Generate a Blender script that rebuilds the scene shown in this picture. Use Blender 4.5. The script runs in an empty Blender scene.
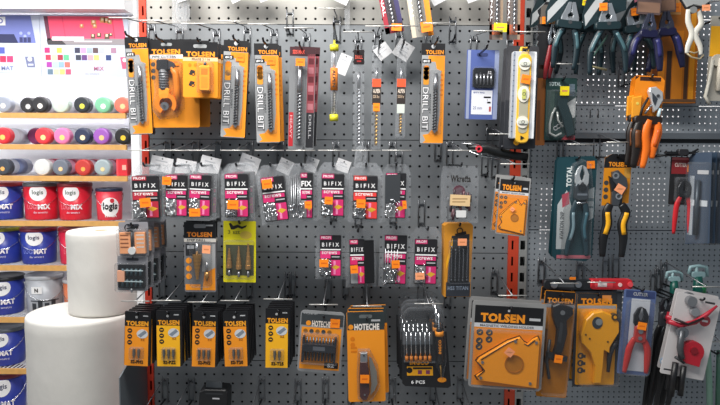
import bpy, bmesh, math, random
from mathutils import Vector, Matrix
SC = bpy.context.scene
COL = SC.collection
R = math.radians
# ------------------------------------------------------------------ camera
F = 640.0
CAM = Vector((0.0, -1.70, 1.45))
ROT = Matrix.Rotation(R(90) - math.atan(0.082), 3, 'X') @ Matrix.Rotation(R(0.30), 3, 'Z')
cam_d = bpy.data.cameras.new('camera'); cam = bpy.data.objects.new('camera', cam_d); COL.objects.link(cam)
cam_d.sensor_width = 36; cam_d.lens = F / 720 * 36; cam_d.clip_start = 0.02
cam.matrix_world = Matrix.Translation(CAM) @ ROT.to_4x4()
SC.camera = cam
# ------------------------------------------------------------------ light and exposure
w = bpy.data.worlds.new('world'); SC.world = w; w.use_nodes = True
w.node_tree.nodes['Background'].inputs[0].default_value = (0.80, 0.90, 1.0, 1)
w.node_tree.nodes['Background'].inputs[1].default_value = 0.20
def area(name, loc, target, sx, sy, power, col=(1, 1, 1)):
    d = bpy.data.lights.new(name, 'AREA'); d.shape = 'RECTANGLE'; d.size = sx; d.size_y = sy; d.energy = power; d.color = col
    o = bpy.data.objects.new(name, d); COL.objects.link(o); o.location = loc
    o.rotation_euler = (Vector(target) - Vector(loc)).to_track_quat('-Z', 'Y').to_euler()
    return o
area('ceiling_tube_light_over_aisle', (-0.30, -1.0, 2.55), (-0.05, 0, 1.3), 1.6, 0.25, 20, (1.0, 0.97, 0.93))
area('ceiling_tube_light_near_wall', (-0.38, -0.66, 2.32), (-0.25, 0, 1.60), 1.0, 0.16, 13, (1.0, 0.97, 0.92))
area('paint_aisle_light', (-1.35, 0.05, 2.45), (-1.15, 0.95, 1.5), 1.2, 0.4, 13, (1.0, 0.98, 0.97))
area('shelf_front_fill', (-2.7, -0.9, 1.9), (-1.2, 0.9, 1.5), 0.9, 0.9, 11, (1.0, 0.98, 0.97))  # unseen fill added to brighten the paint shelves from the front
area('tube_light_under_shelf_canopy', (-1.30, 0.93, 1.86), (-1.30, 0.97, 1.0), 1.1, 0.06, 3.5, (1.0, 0.98, 0.98))
area('next_aisle_light', (0.9, 0.55, 2.3), (0.9, 1.2, 1.4), 1.6, 0.3, 15, (1.0, 0.98, 0.97))
VS = SC.view_settings
VS.view_transform = 'Standard'; VS.look = 'None'; VS.gamma = 1; VS.use_curve_mapping = False
VS.exposure = 0.35
# ------------------------------------------------------------------ helpers
def ray(px, py):
    return ROT @ Vector(((px - 360) / F, (202.5 - py) / F, -1))
def P(px, py, y=0.0):
    d = ray(px, py); return CAM + d * ((y - CAM.y) / d.y)
def unit(px, py, y):
    return (P(px + 1, py, y) - P(px, py, y)).length
def lin(h):
    h = h.lstrip('#'); c = [int(h[i:i + 2], 16) / 255 for i in (0, 2, 4)]
    return [(x / 12.92 if x <= .04045 else ((x + .055) / 1.055) ** 2.4) for x in c]
MATS = {}
def M(hexcol, rough=0.5, metal=0.0, noise=0.0, nscale=60, bump=0.0):
    key = (hexcol, rough, metal, noise, nscale, bump)
    if key in MATS: return MATS[key]
    m = bpy.data.materials.new('surface_' + hexcol.strip('#').lower()); m.use_nodes = True
    nt = m.node_tree; b = nt.nodes['Principled BSDF']; c = lin(hexcol)
    b.inputs['Base Color'].default_value = (*c, 1); b.inputs['Roughness'].default_value = rough; b.inputs['Metallic'].default_value = metal
    if noise or bump:
        tc = nt.nodes.new('ShaderNodeTexCoord'); n = nt.nodes.new('ShaderNodeTexNoise'); n.inputs['Scale'].default_value = nscale; n.inputs['Detail'].default_value = 4
        nt.links.new(tc.outputs['Object'], n.inputs['Vector'])
        if noise:
            r = nt.nodes.new('ShaderNodeValToRGB'); e = r.color_ramp.elements
            e[0].position = .3; e[1].position = .7
            e[0].color = (*[x * (1 - noise) for x in c], 1); e[1].color = (*[min(1, x * (1 + noise)) for x in c], 1)
            nt.links.new(n.outputs['Fac'], r.inputs[0]); nt.links.new(r.outputs[0], b.inputs['Base Color'])
        if bump:
            bp = nt.nodes.new('ShaderNodeBump'); bp.inputs['Strength'].default_value = bump; bp.inputs['Distance'].default_value = .002
            nt.links.new(n.outputs['Fac'], bp.inputs['Height']); nt.links.new(bp.outputs[0], b.inputs['Normal'])
    MATS[key] = m; return m
def clear(name, hexcol, base, edge, rough=0.16):
    if name in MATS: return MATS[name]
    m = bpy.data.materials.new(name); m.use_nodes = True; nt = m.node_tree; b = nt.nodes['Principled BSDF']
    b.inputs['Base Color'].default_value = (*lin(hexcol), 1); b.inputs['Roughness'].default_value = rough
    tr = nt.nodes.new('ShaderNodeBsdfTransparent'); mx = nt.nodes.new('ShaderNodeMixShader'); lw = nt.nodes.new('ShaderNodeLayerWeight')
    lw.inputs['Blend'].default_value = .35
    tc = nt.nodes.new('ShaderNodeTexCoord'); n = nt.nodes.new('ShaderNodeTexNoise'); n.inputs['Scale'].default_value = 90; n.inputs['Detail'].default_value = 3
    bp = nt.nodes.new('ShaderNodeBump'); bp.inputs['Strength'].default_value = .55; bp.inputs['Distance'].default_value = .004
    nt.links.new(tc.outputs['Object'], n.inputs['Vector']); nt.links.new(n.outputs['Fac'], bp.inputs['Height'])
    nt.links.new(bp.outputs[0], b.inputs['Normal']); nt.links.new(bp.outputs[0], lw.inputs['Normal'])
    mr = nt.nodes.new('ShaderNodeMapRange'); mr.inputs['To Min'].default_value = base; mr.inputs['To Max'].default_value = edge
    nt.links.new(lw.outputs['Facing'], mr.inputs['Value']); nt.links.new(mr.outputs[0], mx.inputs[0])
    nt.links.new(tr.outputs[0], mx.inputs[1]); nt.links.new(b.outputs[0], mx.inputs[2])
    nt.links.new(mx.outputs[0], nt.nodes['Material Output'].inputs['Surface'])
    MATS[name] = m; return m
ORANGE = M('#EE9320', .45); YELLOW = M('#F6B21A', .45); DORANGE = M('#D9780A', .45)
BLACK = M('#17171A', .4); INK = M('#201C1A', .6); DGREY = M('#3A3C40', .5); GREY = M('#7E8083', .5); LGREY = M('#B9BBBE', .5)
WHITE = M('#EDEDEE', .5); PAPER = M('#D9D9DC', .7); PINK = M('#CC2C6C', .45); RED = M('#C9202A', .4); DRED = M('#7A1A22', .4)
STEEL = M('#A9ABB0', .28, .9); CHROME = M('#CFD2D6', .18, 1.0); DSTEEL = M('#4C4F55', .35, .8); BRASS = M('#B08A4A', .3, .8)
STICK = M('#FF8A14', .5); STICKP = M('#FFA777', .5); YEL = M('#F2DC14', .5); TEAL = M('#123A40', .4); NAVY = M('#17183A', .4); BLUE = M('#4A5FA8', .5)
CLEAR = clear('clear_plastic_blister', '#8E9298', .035, .42, .12); BAG = clear('clear_plastic_bag', '#C8CCD2', .09, .62, .16)
TEXTS = {}
def text_mesh(s, bold):
    k = (s, bold)
    if k not in TEXTS:
        cu = bpy.data.curves.new('t', 'FONT'); cu.body = s; cu.size = 1; cu.resolution_u = 2; cu.offset = bold; cu.space_character = 1 + bold * 2
        o = bpy.data.objects.new('t', cu); COL.objects.link(o)
        me = bpy.data.meshes.new_from_object(o.evaluated_get(bpy.context.evaluated_depsgraph_get()))
        vs = [(v.co.x, v.co.y) for v in me.vertices]; fs = [tuple(p.vertices) for p in me.polygons]
        bpy.data.objects.remove(o); bpy.data.curves.remove(cu); bpy.data.meshes.remove(me)
        xs = [v[0] for v in vs] or [0, 1]; ys = [v[1] for v in vs] or [0, 1]
        x0, x1, y0, y1 = min(xs), max(xs), min(ys), max(ys)
        TEXTS[k] = ([((x - x0) / max(x1 - x0, 1e-6), (y - y0) / max(y1 - y0, 1e-6)) for x, y in vs], fs)
    return TEXTS[k]
class MB:
    def __init__(s, u=None, ox=0, oy=0, tf=None):
        s.v = []; s.f = []; s.m = []; s.sm = []; s.mats = []
        s.tf = tf or ((lambda a, b, c: Vector(((a - ox) * u, -c * u, -(b - oy) * u))) if u else (lambda a, b, c: Vector((a, b, c))))
        s.flip = bool(u)
    def mi(s, m):
        if m not in s.mats: s.mats.append(m)
        return s.mats.index(m)
    def add(s, vs, fs, m, smooth=False):
        n = len(s.v); s.v += [s.tf(*p) for p in vs]; i = s.mi(m)
        for f in fs:
            s.f.append(tuple(n + k for k in (reversed(f) if s.flip else f))); s.m.append(i); s.sm.append(smooth)
        return s
    def box(s, a0, b0, c0, a1, b1, c1, m):
        a0, a1 = sorted((a0, a1)); b0, b1 = sorted((b0, b1)); c0, c1 = sorted((c0, c1))
        v = [(a, b, c) for c in (c0, c1) for b in (b0, b1) for a in (a0, a1)]
        return s.add(v, [(0, 2, 3, 1), (4, 5, 7, 6), (0, 1, 5, 4), (2, 6, 7, 3), (0, 4, 6, 2), (1, 3, 7, 5)], m)
    def q(s, a0, b0, a1, b1, c, m):
        return s.add([(a0, b0, c), (a1, b0, c), (a1, b1, c), (a0, b1, c)], [(0, 1, 2, 3)], m)
    def prism(s, pts, c0, c1, m, inset=0):
        n = len(pts)
        if inset:
            cx = sum(p[0] for p in pts) / n; cy = sum(p[1] for p in pts) / n
            def ins(p):
                d = math.hypot(p[0] - cx, p[1] - cy) or 1; k = max(0, 1 - inset / d); return (cx + (p[0] - cx) * k, cy + (p[1] - cy) * k)
            cm = c1 - min(inset, (c1 - c0) * .5)
            rings = [[(x, y, c0) for x, y in pts], [(x, y, cm) for x, y in pts], [(*ins(p), c1) for p in pts]]
        else: rings = [[(x, y, c0) for x, y in pts], [(x, y, c1) for x, y in pts]]
        vs = sum(rings, []); fs = [tuple(reversed(range(n)))]
        for k in range(len(rings) - 1):
            for i in range(n):
                j = (i + 1) % n; fs.append((k * n + i, k * n + j, (k + 1) * n + j, (k + 1) * n + i))
        fs.append(tuple(range((len(rings) - 1) * n, len(rings) * n)))
        return s.add(vs, fs, m)
    def flat(s, pts, c, m):
        return s.add([(x, y, c) for x, y in pts], [tuple(range(len(pts)))], m)
    def rr(s, a0, b0, a1, b1, c0, c1, m, r=1.5, inset=0):
        return s.prism(rrect(a0, b0, a1, b1, r), c0, c1, m, inset)
    def disc(s, x, y, r, c0, c1, m, n=18, ry=None):
        ry = ry or r
        return s.prism([(x + r * math.cos(t * 2 * math.pi / n), y + ry * math.sin(t * 2 * math.pi / n)) for t in range(n)], c0, c1, m)
    def ring(s, x, y, r0, r1, c0, c1, m, n=24, a0=0, a1=360):
        vs = []; fs = []; full = (a1 - a0) >= 360; k = n if full else n + 1
        for i in range(k):
            t = R(a0 + (a1 - a0) * i / n)
            for r, c in ((r0, c0), (r1, c0), (r1, c1), (r0, c1)): vs.append((x + r * math.cos(t), y + r * math.sin(t), c))
        for i in range(n):
            j = (i + 1) % k
            for q in range(4): fs.append((i * 4 + q, i * 4 + (q + 1) % 4, j * 4 + (q + 1) % 4, j * 4 + q))
        if not full: fs += [(0, 3, 2, 1), (n * 4, n * 4 + 1, n * 4 + 2, n * 4 + 3)]
        return s.add(vs, fs, m)
    def tube(s, pts, r, m, n=8, flat=1.0, smooth=True):
        P_ = [Vector(p) for p in pts]; k = len(P_); rs = r if isinstance(r, (list, tuple)) else [r] * k
        vs = []; fs = []; up = None
        for i in range(k):
            d = (P_[min(i + 1, k - 1)] - P_[max(i - 1, 0)]).normalized()
            if up is None:
                up = Vector((0, 0, 1)) if abs(d.z) < .9 else Vector((1, 0, 0))
            sd = d.cross(up).normalized(); up = sd.cross(d).normalized()
            for t in range(n):
                a = 2 * math.pi * t / n; q = P_[i] + (sd * math.cos(a) + up * math.sin(a) * flat) * rs[i]; vs.append(tuple(q))
        for i in range(k - 1):
            for t in range(n):
                j = (t + 1) % n; fs.append((i * n + t, i * n + j, (i + 1) * n + j, (i + 1) * n + t))
        fs += [tuple(reversed(range(n))), tuple(range((k - 1) * n, k * n))]
        return s.add(vs, fs, m, smooth)
    def spiral(s, x, y0, y1, r, c, m, turns=5, flat=.45, x1=None):
        n = 10; k = int(turns * 10); vs = []; fs = []; x1 = x if x1 is None else x1
        for i in range(k + 1):
            t = i / k; a0 = t * turns * 2 * math.pi; cx = x + (x1 - x) * t
            for j in range(n):
                a = 2 * math.pi * j / n; px = r * math.cos(a); pz = r * flat * math.sin(a)
                vs.append((cx + px * math.cos(a0) - pz * math.sin(a0), y0 + (y1 - y0) * t, c + px * math.sin(a0) + pz * math.cos(a0)))
        for i in range(k):
            for j in range(n):
                q = (j + 1) % n; fs.append((i * n + j, i * n + q, (i + 1) * n + q, (i + 1) * n + j))
        fs += [tuple(reversed(range(n))), tuple(range(k * n, (k + 1) * n))]
        return s.add(vs, fs, m, True)
    def text(s, t, x0, y0, x1, y1, c, m, bold=.02, rot=0):
        vs, fs = text_mesh(t, bold)
        if rot == 0: g = [(x0 + (x1 - x0) * a, y1 + (y0 - y1) * b, c) for a, b in vs]
        elif rot == 90: g = [(x1 + (x0 - x1) * (1 - b), y1 + (y0 - y1) * a, c) for a, b in vs]; g = [(x0 + (x1 - x0) * (1 - b), y1 + (y0 - y1) * a, c) for a, b in vs]
        else: g = [(x0 + (x1 - x0) * b, y0 + (y1 - y0) * a, c) for a, b in vs]
        return s.add(g, fs, m)
    def build(s, name, parent=None, label=None):
        me = bpy.data.meshes.new(name); me.from_pydata([tuple(p) for p in s.v], [], s.f)
        for m in s.mats: me.materials.append(m)
        me.polygons.foreach_set('material_index', s.m); me.polygons.foreach_set('use_smooth', s.sm); me.update()
        o = bpy.data.objects.new(name, me); COL.objects.link(o)
        if parent: o.parent = parent
        if label: o['label'] = label
        return o
def rrect(a0, b0, a1, b1, r, k=4):
    pts = []
    for cx, cy, s0 in ((a1 - r, b0 + r, -90), (a1 - r, b1 - r, 0), (a0 + r, b1 - r, 90), (a0 + r, b0 + r, 180)):
        for i in range(k + 1):
            t = R(s0 + 90 * i / k); pts.append((cx + r * math.cos(t), cy + r * math.sin(t)))
    return pts
def tag(o, label, cat, group=None, kind=None):
    if label: o['label'] = label
    if cat: o['category'] = cat
    if group: o['group'] = group
    if kind: o['kind'] = kind
    return o
def struct(o): o['kind'] = 'structure'; return o
def empty(name, loc):
    e = bpy.data.objects.new(name, None); COL.objects.link(e); e.location = loc; e.empty_display_size = .02; return e
def copy_tree(o, parent=None):
    c = o.copy(); COL.objects.link(c)
    if parent: c.parent = parent
    for ch in list(o.children): copy_tree(ch, c)
    return c
class Item:
    """a thing hung or standing: parts are authored in photo-sized units at its own real distance"""
    def __init__(s, name, label, cat, cx, y0, depth, tilt=0, yaw=0, group=None, pitch=0):
        s.u = unit(cx, y0, depth); s.cx = cx; s.y0 = y0; s.root = empty(name, P(cx, y0, depth)); s.parts = []; s.named = {}
        s.root.rotation_euler = (R(pitch), R(tilt), R(yaw)); tag(s.root, label, cat, group)
    def mb(s, name, parent=None, label=None):
        m = MB(s.u, s.cx, s.y0); s.parts.append((name, m, parent, label)); return m
    def blister(s, x0, y0, x1, y1, d=6, inset=2, r=3, c=.8, mat=None, pts=None):
        m = s.mb('blister'); m.prism(pts or rrect(x0, y0, x1, y1, r), c, c + d, mat or CLEAR, inset); return m
    def bag(s, x0, y0, x1, y1, th=5, neck=.35, seed=0, name='bag'):
        m = s.mb(name); rnd = random.Random(seed + int(x0 * 7 + y0)); nx, ny = 8, 10; vs = []; fs = []
        for side in (1, -1):
            for j in range(ny + 1):
                t = j / ny; wk = 1 - neck * max(0, (.16 - t) / .16) ** 1.2
                for i in range(nx + 1):
                    q = i / nx; e = math.sin(math.pi * q) ** .5 * math.sin(math.pi * min(1, t * .96 + .04)) ** .5 * min(1, .15 + t * 2.2)
                    x = (x0 + x1) / 2 + (q - .5) * (x1 - x0) * wk + (rnd.random() - .5) * .8
                    vs.append((x, y0 + (y1 - y0) * t + (rnd.random() - .5) * .8, side * (th / 2 * e + .1) + (rnd.random() - .5) * .9 * e))
            o = 0 if side == 1 else (nx + 1) * (ny + 1)
            for j in range(ny):
                for i in range(nx):
                    a = o + j * (nx + 1) + i; fs.append((a, a + 1, a + nx + 2, a + nx + 1))
        m.add(vs, fs, BAG, False); return m
    def sticker(s, x, y, w_, h, c, rot=0, mat=None, label='orange price sticker', border=None):
        m = s.mb('price_sticker', None, label); t = R(rot)
        pts = [(x + a * math.cos(t) - b * math.sin(t), y + a * math.sin(t) + b * math.cos(t)) for a, b in ((-w_ / 2, -h / 2), (w_ / 2, -h / 2), (w_ / 2, h / 2), (-w_ / 2, h / 2))]
        m.prism(pts, c, c + .25, mat or STICK)
        k = .62; l = [(x + (p - x) * k, y + (q_ - y) * .18) for p, q_ in pts]
        m.flat(l, c + .3, M('#E06A08' if mat in (None, STICK) else '#D98A5A', .6)); return m
    def done(s):
        objs = {}
        for name, m, parent, label in s.parts:
            if not m.f: continue
            o = m.build(name, objs.get(parent, s.root), label); objs.setdefault(name, o)
        return s
    def stack(s, n, dy, label, group, dx=0.0, dz=0.0, seed=1):
        rnd = random.Random(seed); s.root['group'] = group; 
        for i in range(1, n + 1):
            c = copy_tree(s.root); c.location = s.root.location + Vector((dx * i + rnd.uniform(-.0015, .0015), dy * i, dz * i))
            c.rotation_euler.y += R(rnd.uniform(-1.2, 1.2)); c['label'] = label
        return s
def tolsen(m, x0, y0, x1, y1, c, tx0=None, tx1=None, ty0=None, ty1=None, mat=None, r=1):
    m.q(x0, y0, x1, y1, c, BLACK)
    tx0 = x0 + (x1 - x0) * .12 if tx0 is None else tx0; tx1 = x1 - (x1 - x0) * .12 if tx1 is None else tx1
    ty0 = y0 + (y1 - y0) * .52 if ty0 is None else ty0; ty1 = y1 - (y1 - y0) * .12 if ty1 is None else ty1
    m.text('TOLSEN', tx0, ty0, tx1, ty1, c + .12, mat or ORANGE, .045)
# ------------------------------------------------------------------ the setting
def perforated(name, x0, x1, z0, z1, y, pitch, r, m, ox=0.0, oz=0.0):
    """steel sheet with a real round hole in every cell"""
    mb = MB(); vs = []; fs = []; nx = int((x1 - x0) / pitch); nz = int((z1 - z0) / pitch)
    px = (x1 - x0) / nx; pz = (z1 - z0) / nz
    for j in range(nz):
        for i in range(nx):
            cx = x0 + (i + .5) * px; cz = z0 + (j + .5) * pz; n = len(vs)
            for k in range(8):
                t = math.pi / 4 * k
                sx, sz = ((1, 0), (1, 1), (0, 1), (-1, 1), (-1, 0), (-1, -1), (0, -1), (1, -1))[k]
                vs.append((cx + sx * px / 2, y, cz + sz * pz / 2)); vs.append((cx + r * math.cos(t), y, cz + r * math.sin(t)))
                vs.append((cx + r * math.cos(t), y + .0022, cz + r * math.sin(t)))
            for k in range(8):
                q = (k + 1) % 8
                fs.append((n + k * 3, n + q * 3, n + q * 3 + 1, n + k * 3 + 1)); fs.append((n + k * 3 + 1, n + q * 3 + 1, n + q * 3 + 2, n + k * 3 + 2))
    mb.add(vs, fs, m); return struct(mb.build(name))
def slotted(name, x0, x1, z0, z1, y, yb, slots, pitch, hh, m, dark):
    """upright channel: front plate with real slots, two flanges and a back coloured dark for the shade inside"""
    mb = MB(); n = int((z1 - z0) / pitch)
    for j in range(n):
        a = z0 + j * pitch; b = a + pitch; s0 = a + (pitch - hh) / 2; s1 = s0 + hh
        def quad(xa, xb, za, zb): mb.add([(xa, y, za), (xb, y, za), (xb, y, zb), (xa, y, zb)], [(0, 1, 2, 3)], m)
        quad(x0, x1, a, s0); quad(x0, x1, s1, b); c = x0
        for sa, sb in slots: quad(c, x0 + sa, s0, s1); c = x0 + sb
        quad(c, x1, s0, s1)
    mb.box(x0, y + .0005, z0, x0 + .0015, yb, z1, m); mb.box(x1 - .0015, y + .0005, z0, x1, yb, z1, m)
    mb.box(x0 + .0015, yb - .002, z0, x1 - .0015, yb, z1, dark)
    return struct(mb.build(name))
PEG_TOP = M('#A19F9A', .36, .15, .05, 9); PEG = M('#7F8387', .36, .15, .06, 14); PEGR = M('#969DA4', .40, .15, .10, 14)
INSIDE_SHADE = M('#15161A', .8)  # near-black colour painted for the unlit inside of wall and uprights
Z = lambda py, y=0: P(360, py, y).z
X = lambda px, py=200, y=0: P(px, py, y).x
XL, XR = X(150.5, 200), X(508.8, 200)
ZS = [Z(-95), Z(24.8), Z(140), Z(252.5), Z(361), Z(470)]
mid = [PEG_TOP, PEG, PEG, PEG, PEG]
n = 1
for k in range(5):
    perforated('trim_%d' % n, XL, XR, ZS[k + 1] + .0009, ZS[k] - .0009, 0.0, .025, .0034, mid[k]); n += 1
XR0, XR1 = X(528, 200), X(800, 200)
ZR = [Z(-95), Z(18), Z(104.5), Z(132)]
for k in range(3):
    perforated('trim_%d' % n, XR0, XR1, ZR[k + 1] + .0009, ZR[k] - .0009, 0.0, .0142, .0023, PEGR); n += 1
ZR = [Z(141), Z(229), Z(320), Z(470)]
for k in range(3):
    perforated('trim_%d' % n, XR0, XR1, ZR[k + 1] + .0015, ZR[k] - .0009, 0.0, .0142, .0023, PEGR); n += 1
# crossbar of the right bay, dark strip below it painted as a shadow gap
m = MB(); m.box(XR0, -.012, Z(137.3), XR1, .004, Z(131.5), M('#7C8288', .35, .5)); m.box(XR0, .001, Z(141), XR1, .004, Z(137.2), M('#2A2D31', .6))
struct(m.build('trim_%d' % n)); n += 1
# sheet added to darken the right bay's holes, gaps cut for light from behind
m = MB(); gaps = [(X(a, b), X(c, b), Z(d), Z(b)) for a, b, c, d in ((607, 78, 640, 102), (616, 104, 640, 131), (604, 140, 622, 156), (541, 186, 560, 250), (634, 176, 668, 224), (662, 106, 684, 130), (700, 104, 740, 131), (700, 142, 740, 156), (624, 44, 652, 76), (698, 58, 716, 100), (588, 50, 606, 84), (664, 20, 674, 40), (700, 0, 720, 34), (618, 292, 626, 330), (556, 100, 604, 104))]
gx = sorted({XR0 + .004, XR1 - .004} | {v for g in gaps for v in g[:2]}); gz = sorted({ZS[5], ZS[0]} | {v for g in gaps for v in g[2:]})
for i in range(len(gx) - 1):
    for j in range(len(gz) - 1):
        cx, cz = (gx[i] + gx[i + 1]) / 2, (gz[j] + gz[j + 1]) / 2
        if not any(g[0] < cx < g[1] and g[2] < cz < g[3] for g in gaps): m.box(gx[i], .0045, gz[j], gx[i + 1], .0065, gz[j + 1], M('#4A4E54', .8))
struct(m.build('wall_hole_mask'))
m = MB(); m.box(XL, .03, ZS[5], XR, .034, ZS[0], INSIDE_SHADE); struct(m.build('wall_hole_shade'))  # sheet coloured near black so the peg holes look shaded
# uprights
REDP = M('#D8402A', .42, .0, .05, 30); GREYP = M('#A6A7A6', .4, .3)
slotted('trim_%d' % n, X(143.6), XL - .0005, ZS[5], ZS[0], -.006, .034, [(.0085, .0135)], .0434, .024, REDP, INSIDE_SHADE); n += 1
slotted('trim_%d' % n, XR + .0005, X(519.3), ZS[5], ZS[0], -.006, .034, [(.0085, .0135)], .0434, .024, M('#D2482C', .42, .0, .05, 30), INSIDE_SHADE); n += 1
slotted('trim_%d' % n, X(519.3) + .0005, XR0 - .0005, ZS[5], ZS[0], -.006, .034, [(.004, .0165)], .0434, .024, GREYP, INSIDE_SHADE); n += 1
# end panel of the base, with its sloping top corner
xe = X(143.0); m = MB(); prof = [(-.006, Z(356)), (-.006, .3), (-.20, .3), (-.20, Z(379, -.2)), (-.15, Z(366, -.15))]
vs = [(xe, y, z) for y, z in prof] + [(xe + .003, y, z) for y, z in prof]; k = 5
m.add(vs, [tuple(range(5)), tuple(reversed(range(5, 10)))] + [(i, (i + 1) % 5, 5 + (i + 1) % 5, 5 + i) for i in range(5)], M('#6E757B', .4, .3)); struct(m.build('trim_%d' % n)); n += 1
# base deck of the gondola below the frame, floor, back wall
m = MB(); m.box(X(143), -.38, .26, X(800), .03, .30, M('#8A8D90', .5)); struct(m.build('trim_%d' % n)); n += 1
m = MB(); m.box(-4, -3.2, -.05, 3, 2.0, 0, M('#A7A29B', .35, 0, .08, 4)); struct(m.build('floor'))
m = MB(); m.box(-4, 1.20, 0, 3, 1.25, 3.2, M('#E9E7E6', .7, 0, .02, 3)); struct(m.build('wall_back'))

# ------------------------------------------------------------------ paint shelving in the aisle behind
YP = .70
px_ = lambda px, py=200: P(px, py, YP).x
pz_ = lambda py, px=60: P(px, py, YP).z
su = unit(60, 200, YP)
x0s, x1s = px_(-60), px_(127.5)
WOOD = M('#D2A05C', .55, 0, .10, 40); SHW = M('#E4E4E8', .55); WSH = M('#F0F0F2', .5)
unitr = empty('paint_shelving', (0, 0, 0)); tag(unitr, 'white paint shelving with yellow wooden shelf edges in the aisle behind', 'shelving')
m = MB(); m.box(x0s - .1, YP + .36, 0, x1s + .07, YP + .375, 2.3, M('#ECECF0', .6)); m.build('back_panel', unitr)
m = MB(); m.box(px_(132.5), YP + .0, 0, px_(132.5) + .03, YP + .355, 2.15, WSH); m.build('upright', unitr)
SHELF = [115.5, 147, 178.5, 223.7, 268.5, 320.5, 372]
for sy in SHELF:
    zt = pz_(sy - 2.6); th = 5.2 * su
    m = MB(); m.box(x0s, YP, zt - th, x1s, YP + .012, zt, WOOD); m.build('shelf_edge', unitr, 'yellow wooden shelf edge')
    m = MB()
    for i in range(44): xx = x0s + (x1s - x0s) * (i + .5) / 44; m.box(xx - .0016, YP + .013, zt - .0035, xx + .0016, YP + .35, zt - .0005, SHW)
    for yy in (.02, .18, .345): m.box(x0s, YP + yy - .003, zt - .008, x1s, YP + yy + .003, zt - .0036, SHW)
    m.build('shelf', unitr)
m = MB(); zt = pz_(390 + 34); m.box(x0s, YP, zt - .02, x1s, YP + .35, zt, SHW); m.build('shelf', unitr)
m = MB(); zc = pz_(14.5); m.box(x0s, YP - .10, zc, x1s + .04, YP + .36, zc + .22, M('#F6F5F7', .5)); m.build('canopy', unitr)

def poster(name, label, px0, px1, py0, py1, draw):
    K = Item(name, label, 'sign', (px0 + px1) / 2, py0, YP - .02)
    m = K.mb('printed_board'); m.box(px0, py0, 0, px1, py1, 1.2, M('#BDC4D6', .5)); draw(m); K.done(); return K
SW = ['#4A55A8', '#C8C8C8', '#E02050', '#D83070']
def blue_art(m):
    m.flat([(-40, 15.5), (31, 15.5), (35.5, 42.5), (-40, 42.5)], 1.4, M('#6A74B4', .5)); m.flat([(-40, 34), (14, 34), (18, 42.5), (-40, 42.5)], 1.55, M('#1E2450', .5))
    for i, x in enumerate((21, 25, 29)): m.disc(x, 33 + i % 2 * 3, 1.6, 1.5, 1.6, M('#9AA4D8', .5), 10); m.box(x - 1.6, 37, 1.5, x + 1.6, 42, 1.65, M('#2C3060', .5))
    m.q(-4, 17, 6, 25.5, 1.6, WHITE); m.ring(1, 21, 1.5, 2.6, 1.7, 1.75, M('#6A74B4', .5))
    for x, y, c in ((1, 50, '#4A55A8'), (7.5, 50, '#D9D6D2'), (2, 58.5, '#DE2450'), (9, 58.5, '#D83468'), (-6, 50, '#D0B0A0'), (-5, 58.5, '#40A0A0')): m.q(x - 3.1, y - 3.1, x + 3.1, y + 3.1, 1.4, M(c, .5))
    m.text('MAT', 0, 65.5, 12, 69.5, 1.4, M('#7078A8', .6), .02); m.text('professional', -4, 71, 9, 72.6, 1.4, M('#A8ACC8', .6), 0)
    m.flat([(24, 56), (33, 56), (34, 66.5), (26, 66.5)], 1.4, M('#6D7394', .5)); m.disc(29, 58.5, 2.2, 1.5, 1.6, WHITE); m.q(27, 63, 32.5, 65, 1.55, M('#B8BCD8', .5))
    m.text('10 l', 21, 68.5, 27, 70.2, 1.4, M('#A8ACC8', .6), 0)
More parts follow.
